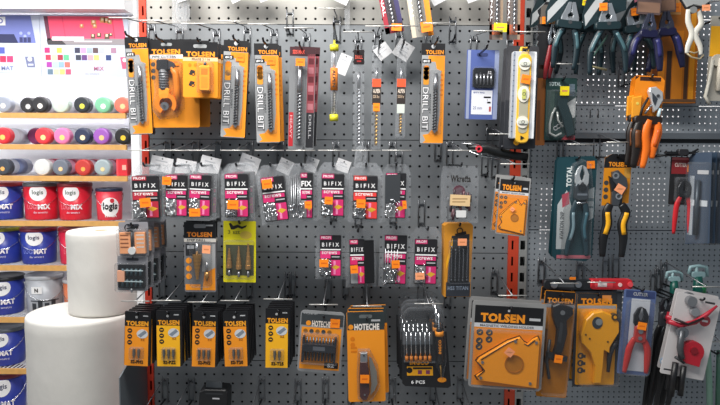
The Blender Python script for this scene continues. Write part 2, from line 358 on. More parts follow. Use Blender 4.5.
def red_art(m):
    m.flat([(44, 16.5), (122.5, 16.5), (126.5, 44), (47.5, 44)], 1.4, M('#EE4A6C', .5)); m.flat([(44, 16.5), (48, 16.5), (51, 40), (47, 40)], 1.5, M('#6A3048', .5))
    m.flat([(62, 16.5), (63, 16.5), (66, 38), (65, 38)], 1.45, M('#E03A5E', .5)); m.flat([(112, 17), (113, 17), (115, 38), (114, 38)], 1.45, M('#D83050', .5))
    m.flat([(47, 38.5), (125.5, 38.5), (126.5, 44.5), (47.5, 44.5)], 1.5, M('#8A8488', .5)); m.flat([(46.5, 40), (60, 39), (66, 44.5), (47.5, 44.5)], 1.6, M('#3A3438', .5)); m.q(52, 36.5, 84, 40.5, 1.65, M('#E8C8D0', .5)); m.q(74, 40.5, 112, 42, 1.7, M('#C9BEC6', .5))
    for x, y, s in ((82, 26, 1.8), (94, 22.5, 2.4), (95, 26, 2), (103, 20, 2.6), (107, 20.5, 2.6), (110, 22, 2), (93, 36, 2.2), (99, 35, 2.2), (107, 36, 2.6), (111, 34.5, 1.6)):
        m.q(x - s, y - s, x + s, y + s, 1.7, M('#C08050' if y < 30 else '#5A4036', .6)); m.q(x - s * .5, y - s * .8, x + s * .4, y + s * .2, 1.75, M('#E8D0B0', .6))
    cols = {0: ['#B0286C', None, '#E6C050', '#B8C4E0', '#BCD8C0', '#34344C', '#D890D8', '#98A8B0', '#5A4448', '#B0B4C8', None, '#A07890'],
            1: ['#C8304C', '#C0B8A0', '#A02C40', '#5CB084', None, '#343848', '#603878', '#B898A0', '#E8C870', '#D8D8C0', '#2A3C70'],
            2: ['#A0389C', '#A8C0E4', '#88A8DC', '#D86C60'], 3: ['#60788C', '#D8D4A0', '#F0C870', '#B85070']}
    for j, row in cols.items():
        for i, c in enumerate(row):
            if c: m.q(46.6 - 2.65 + i * 6.05 + j * .8, 50 - 2.6 + j * 7.1, 46.6 + 2.65 + i * 6.05 + j * .8, 50 + 2.6 + j * 7.1, 1.4, M(c, .5))
    m.text('LOGI', 81, 66, 91.5, 70, 1.4, M('#C8C0D0', .6), .0); m.text('MIX', 93, 66, 103, 70, 1.4, M('#B06080', .6), .02); m.text('do wnetrz', 84, 72, 98, 74, 1.4, M('#A8A0B8', .6), 0)
    m.flat([(119.5, 56.5), (127, 56.5), (127, 68), (121.5, 68)], 1.4, M('#D0587A', .5)); m.disc(124, 59.5, 2, 1.5, 1.6, WHITE)
poster('poster_board', 'white sign board with blue photo and colour chips above the paint cans', -45, 39.8, 14.8, 76, blue_art)
poster('poster_board', 'white sign board with bright red photo and many small colour chips', 40.2, 128, 14.8, 76.5, red_art)

def spray_can(px, pyc, r, lid, label, dot='#F0E8C0', dotk=.3, dy=0.0, body='#D8DADF', rim=None, tiltx=0):
    y = YP + .005 + dy; u = unit(px, pyc, y); rr_ = r * u; c = P(px, pyc, y); c.z = RZ[0] + rr_ + .0006; K = empty('spray_can', c); tag(K, label, 'spray can', 'paint spray cans lying on the upper shelves')
    m = MB(); n_ = 24
    def lathe(mb, prof, mt, sm=True):
        vs = []; fs = []
        for (yy, q) in prof:
            for t in range(n_): a = 2 * math.pi * t / n_; vs.append((q * math.cos(a), yy, q * math.sin(a)))
        for i in range(len(prof) - 1):
            for t in range(n_): j = (t + 1) % n_; fs.append((i * n_ + t, i * n_ + j, (i + 1) * n_ + j, (i + 1) * n_ + t))
        fs += [tuple(reversed(range(n_))), tuple(range((len(prof) - 1) * n_, len(prof) * n_))]; mb.add(vs, fs, mt, sm)
    lathe(m, [(.0325, rr_ * .97), (.17, rr_ * .97), (.175, rr_ * .8)], M(body, .3, .3)); lathe(m, [(.07, rr_ * .985), (.13, rr_ * .985)], M(rim or '#B9BCC6', .4)); m.build('body', K)
    m = MB(); lathe(m, [(.0, rr_ * .80), (.0015, rr_ * .93), (.006, rr_), (.032, rr_)], M(lid, .35), False)
    m.add([(rr_ * .72 * math.cos(t * math.pi / 10), -.0006, rr_ * .72 * math.sin(t * math.pi / 10)) for t in range(20)], [tuple(range(20))], M(lid, .6)); m.build('cap', K)
    if dot:
        m = MB(); s = rr_ * dotk; ox = rr_ * .08; m.add([(ox + s * math.cos(t * math.pi / 4) * 1.1, -.0016, -rr_ * .2 + s * math.sin(t * math.pi / 4) * 1.1) for t in range(8)], [tuple(range(8))], M(dot, .6)); m.build('price_dot', K, 'small pale sticker')
    K.rotation_euler.z = R(tiltx)
RZ = [0]
def rest(row, r): RZ[0] = pz_(SHELF[row] - 2.6); return SHELF[row] - 2.6 - r
for px, lid, lab, dy, dot, dz in ((2.5, '#9AA0AE', 'grey capped', 0, '#E8E0D8', 0), (27.5, '#26262A', 'black capped', .03, None, 0), (39.5, '#2A2A2E', 'black capped', 0, '#F4F0E8', 0), (60, '#C4D4C8', 'pale mint capped', 0, '#D8E0C0', 0),
                              (81.5, '#2A3036', 'charcoal capped', 0, '#D8D84A', 0), (102.5, '#7CC09A', 'green capped', 0, '#F2F4F0', 0), (122, '#EE7460', 'coral capped', 0, '#F0C890', 0)):
    r = 8.3 - dy * 8; ex = ', behind another black one' if dy else (', in front of the other black one' if px == 39.5 else '')
    spray_can(px, rest(0, r), r, lid, '%s spray can on the topmost shelf%s' % (lab, ex), dot or '#C8C8C8', .3, dy)
for px, lid, lab, dy, dot in ((2, '#D8303C', 'red capped', 0, '#F2C868'), (35, '#8A3868', 'dark magenta capped', .12, None), (42.5, '#DE3A44', 'bright red capped', 0, '#F4DC90'), (61.5, '#E07AAE', 'pink capped', 0, '#F2D878'),
                              (82, '#2C3450', 'navy capped', 0, '#F2D8B0'), (101, '#9A5AB4', 'purple capped', 0, '#E8C080'), (122.5, '#1E1E20', 'black capped', 0, '#E8C030')):
    r = 8.3
    spray_can(px, rest(1, r), r, lid, '%s spray can on the second shelf%s' % (lab, {2: ', at the far left', 35: ', behind the bright red one'}.get(px, '')), dot, .3, dy, body='#C9CCD8')
for px, lid, lab, dot, bd in ((2, '#3E444E', 'dark slate capped', '#F0B060', '#AEB6C6'), (41.5, '#D6D6D4', 'white capped', '#F0E8D8', '#D8B0C0'), (60, '#6E7480', 'mid grey capped', '#F0C890', '#C890A8'), (82.5, '#C23A34', 'brick red capped', '#F0A850', '#C8B0C0'), (102, '#9EACB0', 'pale grey blue capped', '#E8D098', '#C09AB0')):
    r = 8.3; spray_can(px, rest(2, r), r, lid, '%s spray can on the third shelf' % lab, dot, .25, 0, body=bd, rim='#D0506A' if px > 30 else '#7888B0')
# small red box at the end of the third shelf
K = Item('paint_box', 'small bright red box at the end of the third paint shelf', 'box', 122, 159, YP + .02)
m = K.mb('carton'); m.box(116.2, 159, -12, 127, 175.8, 0, M('#D62C38', .5)); m.box(116.2, 159, 0, 118, 175.8, .2, M('#E85058', .5)); K.mb('label').q(122, 165, 126, 170, .3, M('#E8B0A0', .6)); K.done()

def paint_can(pxc, pyb, wpx, hpx, body, lid, label, title=None, badge=True, dy=0.0, plain=None, tone='#F2F2F4', handle=True):
    y = YP + .02 + dy; u = unit(pxc, pyb, y); r = wpx * u / 2; h = hpx * u; zb = SHz(pyb)
    c = P(pxc, pyb, y + r); base = Vector((c.x, y + r, zb)); K = empty('paint_can', base); tag(K, label, 'paint can', 'paint cans on the lower shelves')
    n_ = 32; m = MB()
    def lathe(mb, prof, mt, sm=True, cap=True):
        vs = []; fs = []
        for (zz, q) in prof:
            for t in range(n_): a = 2 * math.pi * t / n_; vs.append((q * math.cos(a), q * math.sin(a), zz))
        for i in range(len(prof) - 1):
            for t in range(n_): j = (t + 1) % n_; fs.append((i * n_ + t, i * n_ + j, (i + 1) * n_ + j, (i + 1) * n_ + t))
        if cap: fs += [tuple(reversed(range(n_))), tuple(range((len(prof) - 1) * n_, len(prof) * n_))]
        mb.add(vs, fs, mt, sm)
    bm = M(body, .35); lathe(m, [(0, r * .88), (.003, r * .91), (h * .90, r * .985)], bm)
    W = lambda a, b, e=.0012: ((r * (.91 + .075 * b / (h * .9)) + e) * math.sin(a / r), -(r * (.91 + .075 * b / (h * .9)) + e) * math.cos(a / r), b)
    def ell(cx, cz, rx, rz, mt, e=.0012, k=6):
        vs = [W(cx, cz, e)]; fs = []; s_ = 20
        for j in range(1, k + 1):
            for t in range(s_): a = 2 * math.pi * t / s_; vs.append(W(cx + rx * j / k * math.cos(a), min(h * .89, cz + rz * j / k * math.sin(a)), e))
        for t in range(s_): fs.append((0, 1 + t, 1 + (t + 1) % s_))
        for j in range(k - 1):
            for t in range(s_): q = (t + 1) % s_; fs.append((1 + j * s_ + t, 1 + (j + 1) * s_ + t, 1 + (j + 1) * s_ + q, 1 + j * s_ + q))
        m.add(vs, fs, mt, True)
    def txt(s_, cx, cz, w_, h_, mt, bold=.03, e=.0022):
        vs, fs = text_mesh(s_, bold); m.add([W(cx + (a - .5) * w_, cz + (b - .5) * h_, e) for a, b in vs], fs, mt)
    if badge:
        ell(-r * .12, h * .74, r * .50, h * .22, M(tone, .5)); txt('logis', -r * .12, h * .74, r * .60, h * .15, M('#4A4E6A' if body != '#D42438' else '#5A6A60', .5), .02)
    if title:
        txt(title[0], -r * .48, h * .36, r * .62, h * .13, M(title[2], .5), .0); txt(title[1], r * .22, h * .36, r * .70, h * .14, M('#F4F0F4', .5), .05); txt('do wnetrz', 0, h * .21, r * .8, h * .06, M('#D8D4E4', .5), 0)
    if plain == 'white':
        ell(-r * .05, h * .42, r * .72, h * .30, M('#F2F2F2', .5)); txt('logis', -r * .05, h * .42, r * 1.1, h * .30, M('#202428', .5), .045); ell(r * .1, h * .62, r * .16, h * .07, M('#D03040', .5), .002); txt('FARBA', 0, h * .15, r * .9, h * .09, M('#F0F0F0', .5), .03)
    if plain == 'silver':
        def patch(a0, b0, a1, b1, mt): m.add([W(a0 + (a1 - a0) * i / 6, b, .0014) for i in range(7) for b in (b0, b1)], [(2 * i, 2 * i + 2, 2 * i + 3, 2 * i + 1) for i in range(6)], mt)
        patch(-r * .75, h * .56, -r * .15, h * .74, WHITE); txt('N', -r * .45, h * .65, r * .2, h * .1, INK, .05)
        for i in range(4): patch(-r * .75 + i * r * .36, h * .06, -r * .5 + i * r * .36, h * (.32 + .08 * (i % 2)), M('#30343A', .5))
        patch(-r * .85, h * .36, r * .8, h * .39, M('#50555C', .5))
    m.build('body', K)
    m = MB(); lathe(m, [(h * .90, r * .99), (h * .92, r * 1.02), (h * .975, r * 1.02), (h, r * .98), (h, r * .93), (h * .985, r * .90)], M(lid, .35)); m.build('lid', K, '%s lid' % 'coloured')
    if handle:
        m = MB(); pts = []
        for i in range(15):
            a = math.pi * i / 14; pts.append((r * 1.03 * math.cos(a), -r * 1.06 * math.sin(a) * 1.0, h * .80 - math.sin(a) * h * .40))
        pts = [p for p in pts]; m.tube(pts, .0011, CHROME, 6)
        for sx in (-1, 1): m.tube([(sx * r * .98, 0, h * .8), (sx * r * 1.05, 0, h * .8)], .005, CHROME, 8)
        m.build('handle', K, 'wire handle')
    K.rotation_euler.z = R(random.Random(int(pxc)).uniform(-10, 10) + (18 if handle else 0))
def SHz(pyb):
    k = min(range(7), key=lambda i: abs(SHELF[i] - 2.6 - pyb)) if pyb < 390 else None
    return pz_(SHELF[k] - 2.6) + .0004 if k is not None else pz_(424) + .0004
BL = '#2E3E9E'; RD = '#D42438'
paint_can(5, 221, 38, 37, BL, '#B04048', 'blue paint can cut off at the left, on the fourth shelf', ('LOGI', 'MAT', '#8A98E8'))
paint_can(42.5, 221, 34, 37, RD, '#6A6C72', 'red paint can with dark grey lid on the fourth shelf', ('LOGI', 'MIX', '#F090A0'))
paint_can(76, 221, 33, 37, RD, '#8A2A34', 'red paint can with maroon lid on the fourth shelf', ('LOGI', 'MIX', '#F090A0'))
paint_can(110, 221, 26, 32, '#D43848', '#26304A', 'small red can with white oval print on the fourth shelf', None, False, 0, 'white')
paint_can(57, 221, 26, 38, '#6A2030', '#22262A', 'dark lidded can standing behind the two red cans', None, False, .17, None, handle=False)
paint_can(4, 266, 38, 36, BL, '#8A8A2E', 'blue can with olive green lid on the fifth shelf', ('LOGI', 'MAT', '#8A98E8'))
paint_can(40, 266, 35, 36, BL, '#7A2438', 'blue can with maroon lid on the fifth shelf', ('LOGI', 'MAT', '#8A98E8'))
paint_can(77, 266, 33, 36, '#D42848', '#B02838', 'red can on the fifth shelf, half hidden by the upper paper roll', ('LOGI', 'MIX', '#F090A0'))
paint_can(6, 318, 38, 38, BL, '#22242A', 'blue can with black lid on the sixth shelf', ('LOGI', 'MAT', '#8A98E8'))
paint_can(46, 318, 36, 40, '#A9ADB4', '#B8BCC2', 'silver grey can with white square label and black print on the sixth shelf', None, False, 0, 'silver')
paint_can(82, 318, 34, 36, '#D87850', '#C8C8CC', 'orange can behind the upper paper roll on the sixth shelf', None, True)
paint_can(8, 370, 36, 38, BL, '#5A6068', 'blue can with grey lid on the seventh shelf', ('LOGI', 'MAT', '#8A98E8'))
paint_can(9, 424, 36, 47, BL, '#6A2034', 'blue can with wine red lid at the bottom left corner', ('LOGI', 'MAT', '#8A98E8'))

# ------------------------------------------------------------------ paper rolls
def paper_roll(name, label, px0, px1, pyt, pyb, y, hole, tilt):
    yc = y; u = unit((px0 + px1) / 2, pyt, y); r = (px1 - px0) / 2 * u; c = P((px0 + px1) / 2, pyb, yc - r * .8); zt = P((px0 + px1) / 2, pyt, yc).z; h = zt - c.z
    K = empty(name, (P((px0 + px1) / 2, pyt, yc).x, yc, c.z)); tag(K, label, 'paper roll'); n_ = 64; rnd = random.Random(3)
    m = MB(); pm = M('#CFCDC8', .85, 0, .025, 30, .5); ri = r * .20; prof = [(0, ri), (0, r * .985), (.006, r)]
    for i in range(1, 9): prof.append((h * i / 9, r + rnd.uniform(-.0007, .0007)))
    prof += [(h - .008, r), (h - .002, r * .985), (h, r * .96), (h - .0005, r * .7), (h, r * .45), (h - .001, ri)]
    vs = []; fs = []
    for zz, q in prof:
        for t in range(n_): a = 2 * math.pi * t / n_; k = 1 + .002 * math.sin(3 * a + zz * 20); vs.append((q * k * math.cos(a), q * k * math.sin(a), zz))
    L = len(prof)
    for i in range(L - 1):
        for t in range(n_): j = (t + 1) % n_; fs.append((i * n_ + t, i * n_ + j, (i + 1) * n_ + j, (i + 1) * n_ + t))
    m.add(vs, fs, pm, True); m.build('paper', K)
    m = MB(); vs = []; fs = []; core = M('#B8A68C', .8)
    for zz, q in ((0, ri - .0005), (h - .001, ri - .0005), (h - .001, ri - .005), (0, ri - .005)):
        for t in range(n_): a = 2 * math.pi * t / n_; vs.append((q * math.cos(a), q * math.sin(a), zz))
    for i in range(4):
        for t in range(n_): j = (t + 1) % n_; i2 = (i + 1) % 4; fs.append((i * n_ + t, i * n_ + j, i2 * n_ + j, i2 * n_ + t))
    m.add(vs, fs, core, True); m.build('core', K, 'cardboard core')
    K.rotation_euler = (0, R(tilt), R(40)); return K, r, h
paper_roll('paper_roll', 'large white paper roll standing low at the left, under the narrower roll', 31, 135, 311, 440, .09, True, 0)
lowz = P(78, 311, .09).z
kk, r_, h_ = paper_roll('paper_roll', 'narrower white paper roll standing on top of the big roll', 69, 134, 232, 318, .10, True, -.3)
kk.location.z = lowz + .003
# ------------------------------------------------------------------ hooks
HOOKS = []
def make_hook(L, bar=True):
    root = empty('peg_hook', (0, 0, 0))
    m = MB()
    for sx in (-.010, .010): m.tube([(sx * .8, -.003, -.005), (sx * .8, -.004, .060), (sx * .8, .003, .064)], .0017, M('#7C7E82', .3, .8), 6)
    m.box(-.009, -.005, -.001, .009, -.001, .002, M('#7C7E82', .3, .8)); m.box(-.009, -.005, .050, .009, -.001, .053, M('#7C7E82', .3, .8)); m.build('bracket', root)
    m = MB(); m.tube([(0, -.003, 0), (0, -L * .5, .001), (0, -L + .008, .002), (0, -L, .006), (0, -L - .001, .010)], .0026, M('#3A3C40', .25, .8), 8); m.build('prong', root)
    if not bar: return root
    m = MB(); m.tube([(0, -.003, .052), (0, -.006, .058), (0, -.016, .060), (0, -L - .006, .038)], .0015, M('#7C7E82', .3, .8), 6)
    m.tube([(-.034, -L - .008, .038), (.034, -L - .008, .038)], .0015, M('#C5C4C0', .3, .5), 6); m.build('label_arm', root, 'thin upper wire with a crossbar for price labels')
    return root
HPROTO = {}
def hook(px, py, depth, label, L=.19, group='chrome peg hooks on the perforated wall', bar=True):
    """px, py: where the load hangs, depth its distance from the wall"""
    HOOKS.append(1); L += .0045 * (len(HOOKS) % 4); p = P(px, py, depth); key = (round(L, 3), bar)
    if key not in HPROTO: HPROTO[key] = o = make_hook(L, bar)
    else: o = copy_tree(HPROTO[key])
    o.location = (p.x, 0, p.z); tag(o, label, 'hook', group)
    return o
def price_tag(px, py, depth, w_, h_, tilt, label, yaw=0):
    K = Item('price_tag', label, 'price tag', px, py, depth, tilt, yaw)
    m = K.mb('paper'); m.box(px - w_ / 2, py, 0, px + w_ / 2, py + h_, .4, PAPER); m.disc(px, py + 2, .8, .42, .5, DGREY, 8)
    m.q(px - w_ * .3, py + h_ * .25, px + w_ * .25, py + h_ * .33, .45, M('#B4B6BC', .7)); m.q(px - w_ * .35, py + h_ * .5, px + w_ * .3, py + h_ * .56, .45, M('#BDBFC4', .7)); K.done(); return K

# ------------------------------------------------------------------ drill bit blisters
def drill_pack(name, label, cx, y0, w_, h_, depth, tilt, lab='DRILL BIT', sticker=True, back=0, dots=True, yaw=0, bitw=3.4):
    K = Item(name, label, 'drill bit pack', cx, y0, depth, tilt, yaw); x0, x1, y1 = cx - w_ / 2, cx + w_ / 2, y0 + h_
    c = K.mb('backing_card'); c.rr(x0, y0, x1, y1, -3.5, .5, M('#26262A', .4), 1.5); c.rr(x0 + .4, y0 + .4, x1 - .4, y1 - .4, .5, .6, M('#9C9EA0', .45), 1.2)
    c.flat([(x0 + w_ * .3, y0 + h_ * .12), (x1, y0 + h_ * .12), (x1, y1 - 1), (x0 + w_ * .12, y1 - 1), (x0 + w_ * .25, y1 - h_ * .035), (x0 + w_ * .12, y1 - h_ * .09), (x0 + w_ * .36, y1 - h_ * .10), (x0 + w_ * .5, y1 - h_ * .14), (x0 + w_ * .76, y1 - h_ * .13), (x0 + w_ * .84, y1 - h_ * .3), (x0 + w_ * .86, y0 + h_ * .27), (x0 + w_ * .66, y0 + h_ * .25), (x0 + w_ * .6, y0 + h_ * .18), (x0 + w_ * .3, y0 + h_ * .18)], .7, ORANGE)
    tolsen(c, x0, y0, x1, y0 + h_ * .115, .75, x0 + w_ * .18, x1 - w_ * .06, y0 + h_ * .065, y0 + h_ * .108)
    c.disc(cx, y0 + h_ * .03, w_ * .09, .75, .85, LGREY, 8); c.q(x0 + 1, y0 + h_ * .155, x0 + w_ * .42, y0 + h_ * .195, .8, BLACK); c.text('#12', x0 + 2, y0 + h_ * .163, x0 + w_ * .36, y0 + h_ * .188, .9, WHITE, .05)
    for i in range(3): c.disc(x0 + w_ * .22, y0 + h_ * (.245 + i * .045), w_ * .12, .75, .85, [DORANGE, M('#C8861A', .5), DGREY][i], 10)
    c.q(x0 + w_ * .05, y0 + h_ * .22, x0 + w_ * .36, y1 - h_ * .12, .72, M('#77797C', .5)); c.text(lab, x0 + w_ * .07, y0 + h_ * .43, x0 + w_ * .36, y1 - h_ * .13, .78, M('#2C2C30', .5), .06, 270); c.text(lab, x0 + w_ * .09, y0 + h_ * .435, x0 + w_ * .33, y1 - h_ * .14, .84, M('#E4E4E6', .5), .0, 270); c.rr(x0 + w_ * .1, y0 + h_ * .235, x0 + w_ * .34, y0 + h_ * .41, .75, .85, M('#D08A20', .5), 1.5)
    c.text('MASONRY', x0 + w_ * .37, y0 + h_ * .5, x0 + w_ * .45, y1 - h_ * .3, .8, DGREY, .01, 270)
    for j in range(5): c.q(x1 - w_ * .17, y0 + h_ * (.3 + j * .05), x1 - w_ * .05, y0 + h_ * (.32 + j * .05), .78, DORANGE)
    d = K.mb('drill_bit'); bx = cx + w_ * .12; ya, yb = y0 + h_ * .30, y1 - h_ * .14
    d.tube([(bx, ya, 3), (bx, ya + h_ * .08, 3), (bx, ya + h_ * .09, 3), (bx, ya + h_ * .16, 3)], [bitw * .55, bitw * .55, bitw * .7, bitw * .7], STEEL, 8)
    d.spiral(bx, ya + h_ * .16, yb, bitw * .75, 3, M('#5A5C60', .35, .7), 7, .5)
    d.prism([(bx - bitw, yb - 1), (bx + bitw, yb - 1), (bx, yb + bitw)], 2.4, 3.6, STEEL)
    K.blister(bx - w_ * .26, ya - 3, bx + w_ * .26, yb + 5, 5.5, 1.2, 2)
    if sticker: K.sticker(cx + w_ * .18, y0 + h_ * .175, w_ * .34, h_ * .075, 1.2, 0)
    K.done()
    if back: K.stack(back, .024, label.split(',')[0].split(' with ')[0].split(' hanging')[0] + ', one behind the front pack', 'packs sharing a hook with the ' + label.split(',')[0], .0005, .001)
    return K
drill_pack('drill_bit_pack', 'leftmost drill bit blister with an orange foot, overlapping the paint shelves', 136, 37, 23, 97, -.13, -2, back=1, sticker=False)
drill_pack('drill_bit_pack', 'first drill bit blister right of the small square blister', 236.5, 40.5, 25, 97, -.13, 3, back=1)
drill_pack('drill_bit_pack', 'second of two neighbouring orange drill bit blisters, lower edge by the red strip', 266, 43.5, 24, 99, -.13, -1, back=2, yaw=6)
drill_pack('drill_bit_pack', 'lone drill bit blister left of the blue bit card', 433.5, 43.5, 23.5, 100, -.13, .6, sticker=False)
hook(135, 40, -.13, 'peg hook holding the leftmost drill bit blister'); hook(165, 43, -.13, 'peg hook holding the pipe cutter blister'); hook(203, 45, -.15, 'peg hook holding the small square blister')
hook(238, 43, -.13, 'peg hook holding the first drill bit blister beside the square blister'); hook(267, 46, -.13, 'peg hook holding the second of the neighbouring drill blisters')
hook(302, 50, -.13, 'peg hook holding the clear sleeve of red and black bits'); hook(335, 32, -.13, 'peg hook holding the tube with yellow caps'); hook(358, 53, -.13, 'peg hook holding the black headed clear tube')
hook(379, 48, -.13, 'peg hook holding the clear tube with the orange sticker'); hook(402, 48, -.13, 'peg hook holding the short clear tube with white tag'); hook(434, 46, -.13, 'peg hook holding the lone drill bit blister')
hook(480, 54, -.10, 'peg hook holding the blue bit card'); hook(524, 52, -.15, 'peg hook holding the spirit level')

# dark red long blister behind the drill packs
K = Item('bit_sleeve', 'clear sleeve with dark red and black card and a long silver bit, orange sticker', 'drill bit pack', 301, 47, -.13, 1.5)
c = K.mb('backing_card'); c.rr(290, 47, 316, 149, 0, .6, M('#77797C', .4), 1.5); c.q(290, 47, 316, 56, .7, M('#3A1C22', .4)); c.text('SDS MAX', 293, 50, 305, 54, .8, M('#E05040', .5), .03)
c.q(308, 54, 315.5, 112, .7, M('#8A4048', .4))
for i in range(6): c.q(309, 58 + i * 9, 314.5, 64 + i * 9, .8, M('#A86870' if i % 2 else '#5A2028', .4))
c.q(308, 112, 315.5, 147, .72, M('#26262A', .4)); c.text('DRILL', 310.5, 114, 313, 138, .8, M('#A8A8AC', .5), .01, 270); c.q(290.5, 112, 295, 146, .72, M('#B02830', .4)); c.text('HEAVY', 291.6, 115, 294, 138, .8, M('#C8A8AC', .5), .01, 270)
d = K.mb('drill_bit'); d.tube([(301, 66, 4), (301, 80, 4), (301, 82, 4), (301, 92, 4)], [2.2, 2.2, 2.6, 2.6], STEEL, 8); d.spiral(301, 92, 140, 2.8, 4, M('#8E9094', .3, .8), 7, .5)
K.blister(296.5, 60, 307, 145, 7, 1.5, 3); K.sticker(301.5, 63, 9, 7.5, 8.2); K.done()
K.stack(1, .022, 'clear sleeve with dark red card, the one behind the front sleeve', 'dark red and black bit sleeves', .010, .004)

# ------------------------------------------------------------------ pipe cutter blister and square blister
K = Item('pipe_cutter_blister', 'wide orange blister holding a pipe cutter, overlapped by a small square blister', 'tool pack', 165, 39, -.12, -.6)
c = K.mb('backing_card'); c.rr(148, 39.5, 198, 127, 0, .6, ORANGE, 2); c.q(148, 39.5, 198, 54, .7, BLACK); c.text('TOLSEN', 151.5, 49, 180, 54.6, .85, ORANGE, .05)
c.q(148.5, 54.5, 198, 58.5, .72, M('#C9CACB', .45)); c.text('PIPE CUTTER', 152, 55.5, 176, 57.8, .85, DGREY, .02); c.rr(161, 43, 172, 46, .72, .8, M('#8D9092', .5), 1.4)
for i in range(3): c.disc(152.5, 64 + i * 6.5, 2.2, .7, .85, DGREY, 12)
t = K.mb('pipe_cutter', None, 'orange pipe cutter with grey body')
t.rr(158, 60, 170, 71, 1, 9, M('#26272B', .35), 2, 1); t.tube([(164, 70, 5), (164, 90, 5)], 4.6, M('#77787C', .35, .4), 12)
for i in range(7): t.tube([(164, 72.5 + i * 2.5, 5), (164, 73.5 + i * 2.5, 5)], 5.1, M('#5A5B60', .4, .4), 12)
t.ring(166.5, 104, 6.5, 10.5, 2, 9, DORANGE, 22, 120, 400); t.rr(159, 88, 170, 99, 2, 9, ORANGE, 2.5, 1)
t.tube([(172.5, 68, 5), (176, 74, 5), (177, 90, 5), (176.5, 104, 5)], [3.2, 3.5, 3.5, 3], DORANGE, 10); t.disc(164.5, 106, 4.2, 4, 7, STEEL, 16); t.disc(164.5, 106, 1.4, 7, 8.5, DGREY, 10); t.disc(172, 66, 4, 4, 8, M('#3A3B40', .35), 14)
K.blister(0, 0, 0, 0, 11, 2, 3, pts=[(154, 60), (176, 58), (183, 64), (183, 108), (176, 117), (160, 119), (153, 110), (156, 92)]); K.sticker(175.5, 62, 6, 7, 1.4, 0); K.done()
K.stack(1, .03, 'wide orange blister behind the pipe cutter blister, showing at its right', 'pipe cutter blisters', .022, .003)

K = Item('square_blister', 'small square orange blister with two black diagrams, in front of the pipe cutter', 'tool pack', 201, 42, -.175, .8)
c = K.mb('backing_card'); c.rr(183, 42, 218, 97, 0, .5, BLACK, 2); c.rr(183, 42, 218, 97, .5, .6, ORANGE, 2); c.q(183, 42, 218, 57, .7, BLACK); c.text('TOLSEN', 186.5, 51.5, 215, 56.6, .85, ORANGE, .05); c.rr(193.5, 44.5, 207, 48, .72, .85, M('#9A9C9E', .4), 1.6)
c.q(183, 57.5, 218, 61, .72, M('#D9B48C', .5)); c.text('FRAISE 3 / 16', 192, 58, 210, 60.4, .85, INK, .02)
for x, y in ((192, 72), (191.5, 83)):
    c.flat([(x - 3, y + 2), (x - 1, y - 2.5), (x + 3.5, y - 1.5), (x + 2.5, y + 1), (x, y + 1.5), (x - .5, y + 3)], .8, INK); c.ring(x + 1.5, y + 1.5, 1.2, 2.0, .8, .85, INK, 10)
for i in range(4): c.disc(190 + i * 5.5, 64.8, 1.7, .75, .85, DORANGE, 8)
t = K.mb('bit_case', None, 'orange moulded case'); t.rr(201, 66, 211.5, 91, .8, 8, M('#F09A26', .4), 1.5, 1); t.q(203, 69, 209.5, 75, 8.1, M('#C87412', .5)); t.q(203, 77, 209.5, 88, 8.1, M('#E88A14', .5)); t.tube([(206, 66, 4), (206, 62.5, 4)], 1.6, DGREY, 8)
K.blister(198.5, 62, 214, 93, 9, 2, 2); K.done()
K.stack(3, .024, 'small square orange blister, one of those behind the front one', 'small square orange blisters', .0035, .0004)

# ------------------------------------------------------------------ clear tubes with long bits
K = Item('clear_tube', 'slim clear tube with lime yellow caps and an orange label', 'drill bit pack', 334.5, 30, -.13, .2)
t = K.mb('tube'); t.tube([(334.5, 45, 3), (334.5, 114, 3)], 3.2, BAG, 12); b = K.mb('drill_bit'); b.tube([(334.5, 50, 3), (334.5, 68, 3)], 1.6, STEEL, 8); b.spiral(334.5, 68, 114, 1.8, 3, M('#98948C', .3, .8), 9)
l = K.mb('label', None, 'orange paper label'); l.tube([(334.5, 68, 3), (334.5, 90, 3)], 3.7, M('#D97A2A', .5), 12); l.text('ALPEN', 333, 70, 336, 87, 6.9, INK, .02, 270)
for ya, yb in ((45, 51), (114, 120.5)): e = K.mb('cap', 'tube', 'lime yellow cap'); e.tube([(334.5, ya, 3), (334.5, yb, 3)], 4.4, M('#D6CF2E', .4), 12)
h = K.mb('hanger'); h.ring(334.5, 37, 3, 4, 2.5, 3.5, CLEAR, 16); h.box(333.5, 40, 2.5, 335.5, 45.5, 3.5, M('#C8BC40', .4)); K.done()
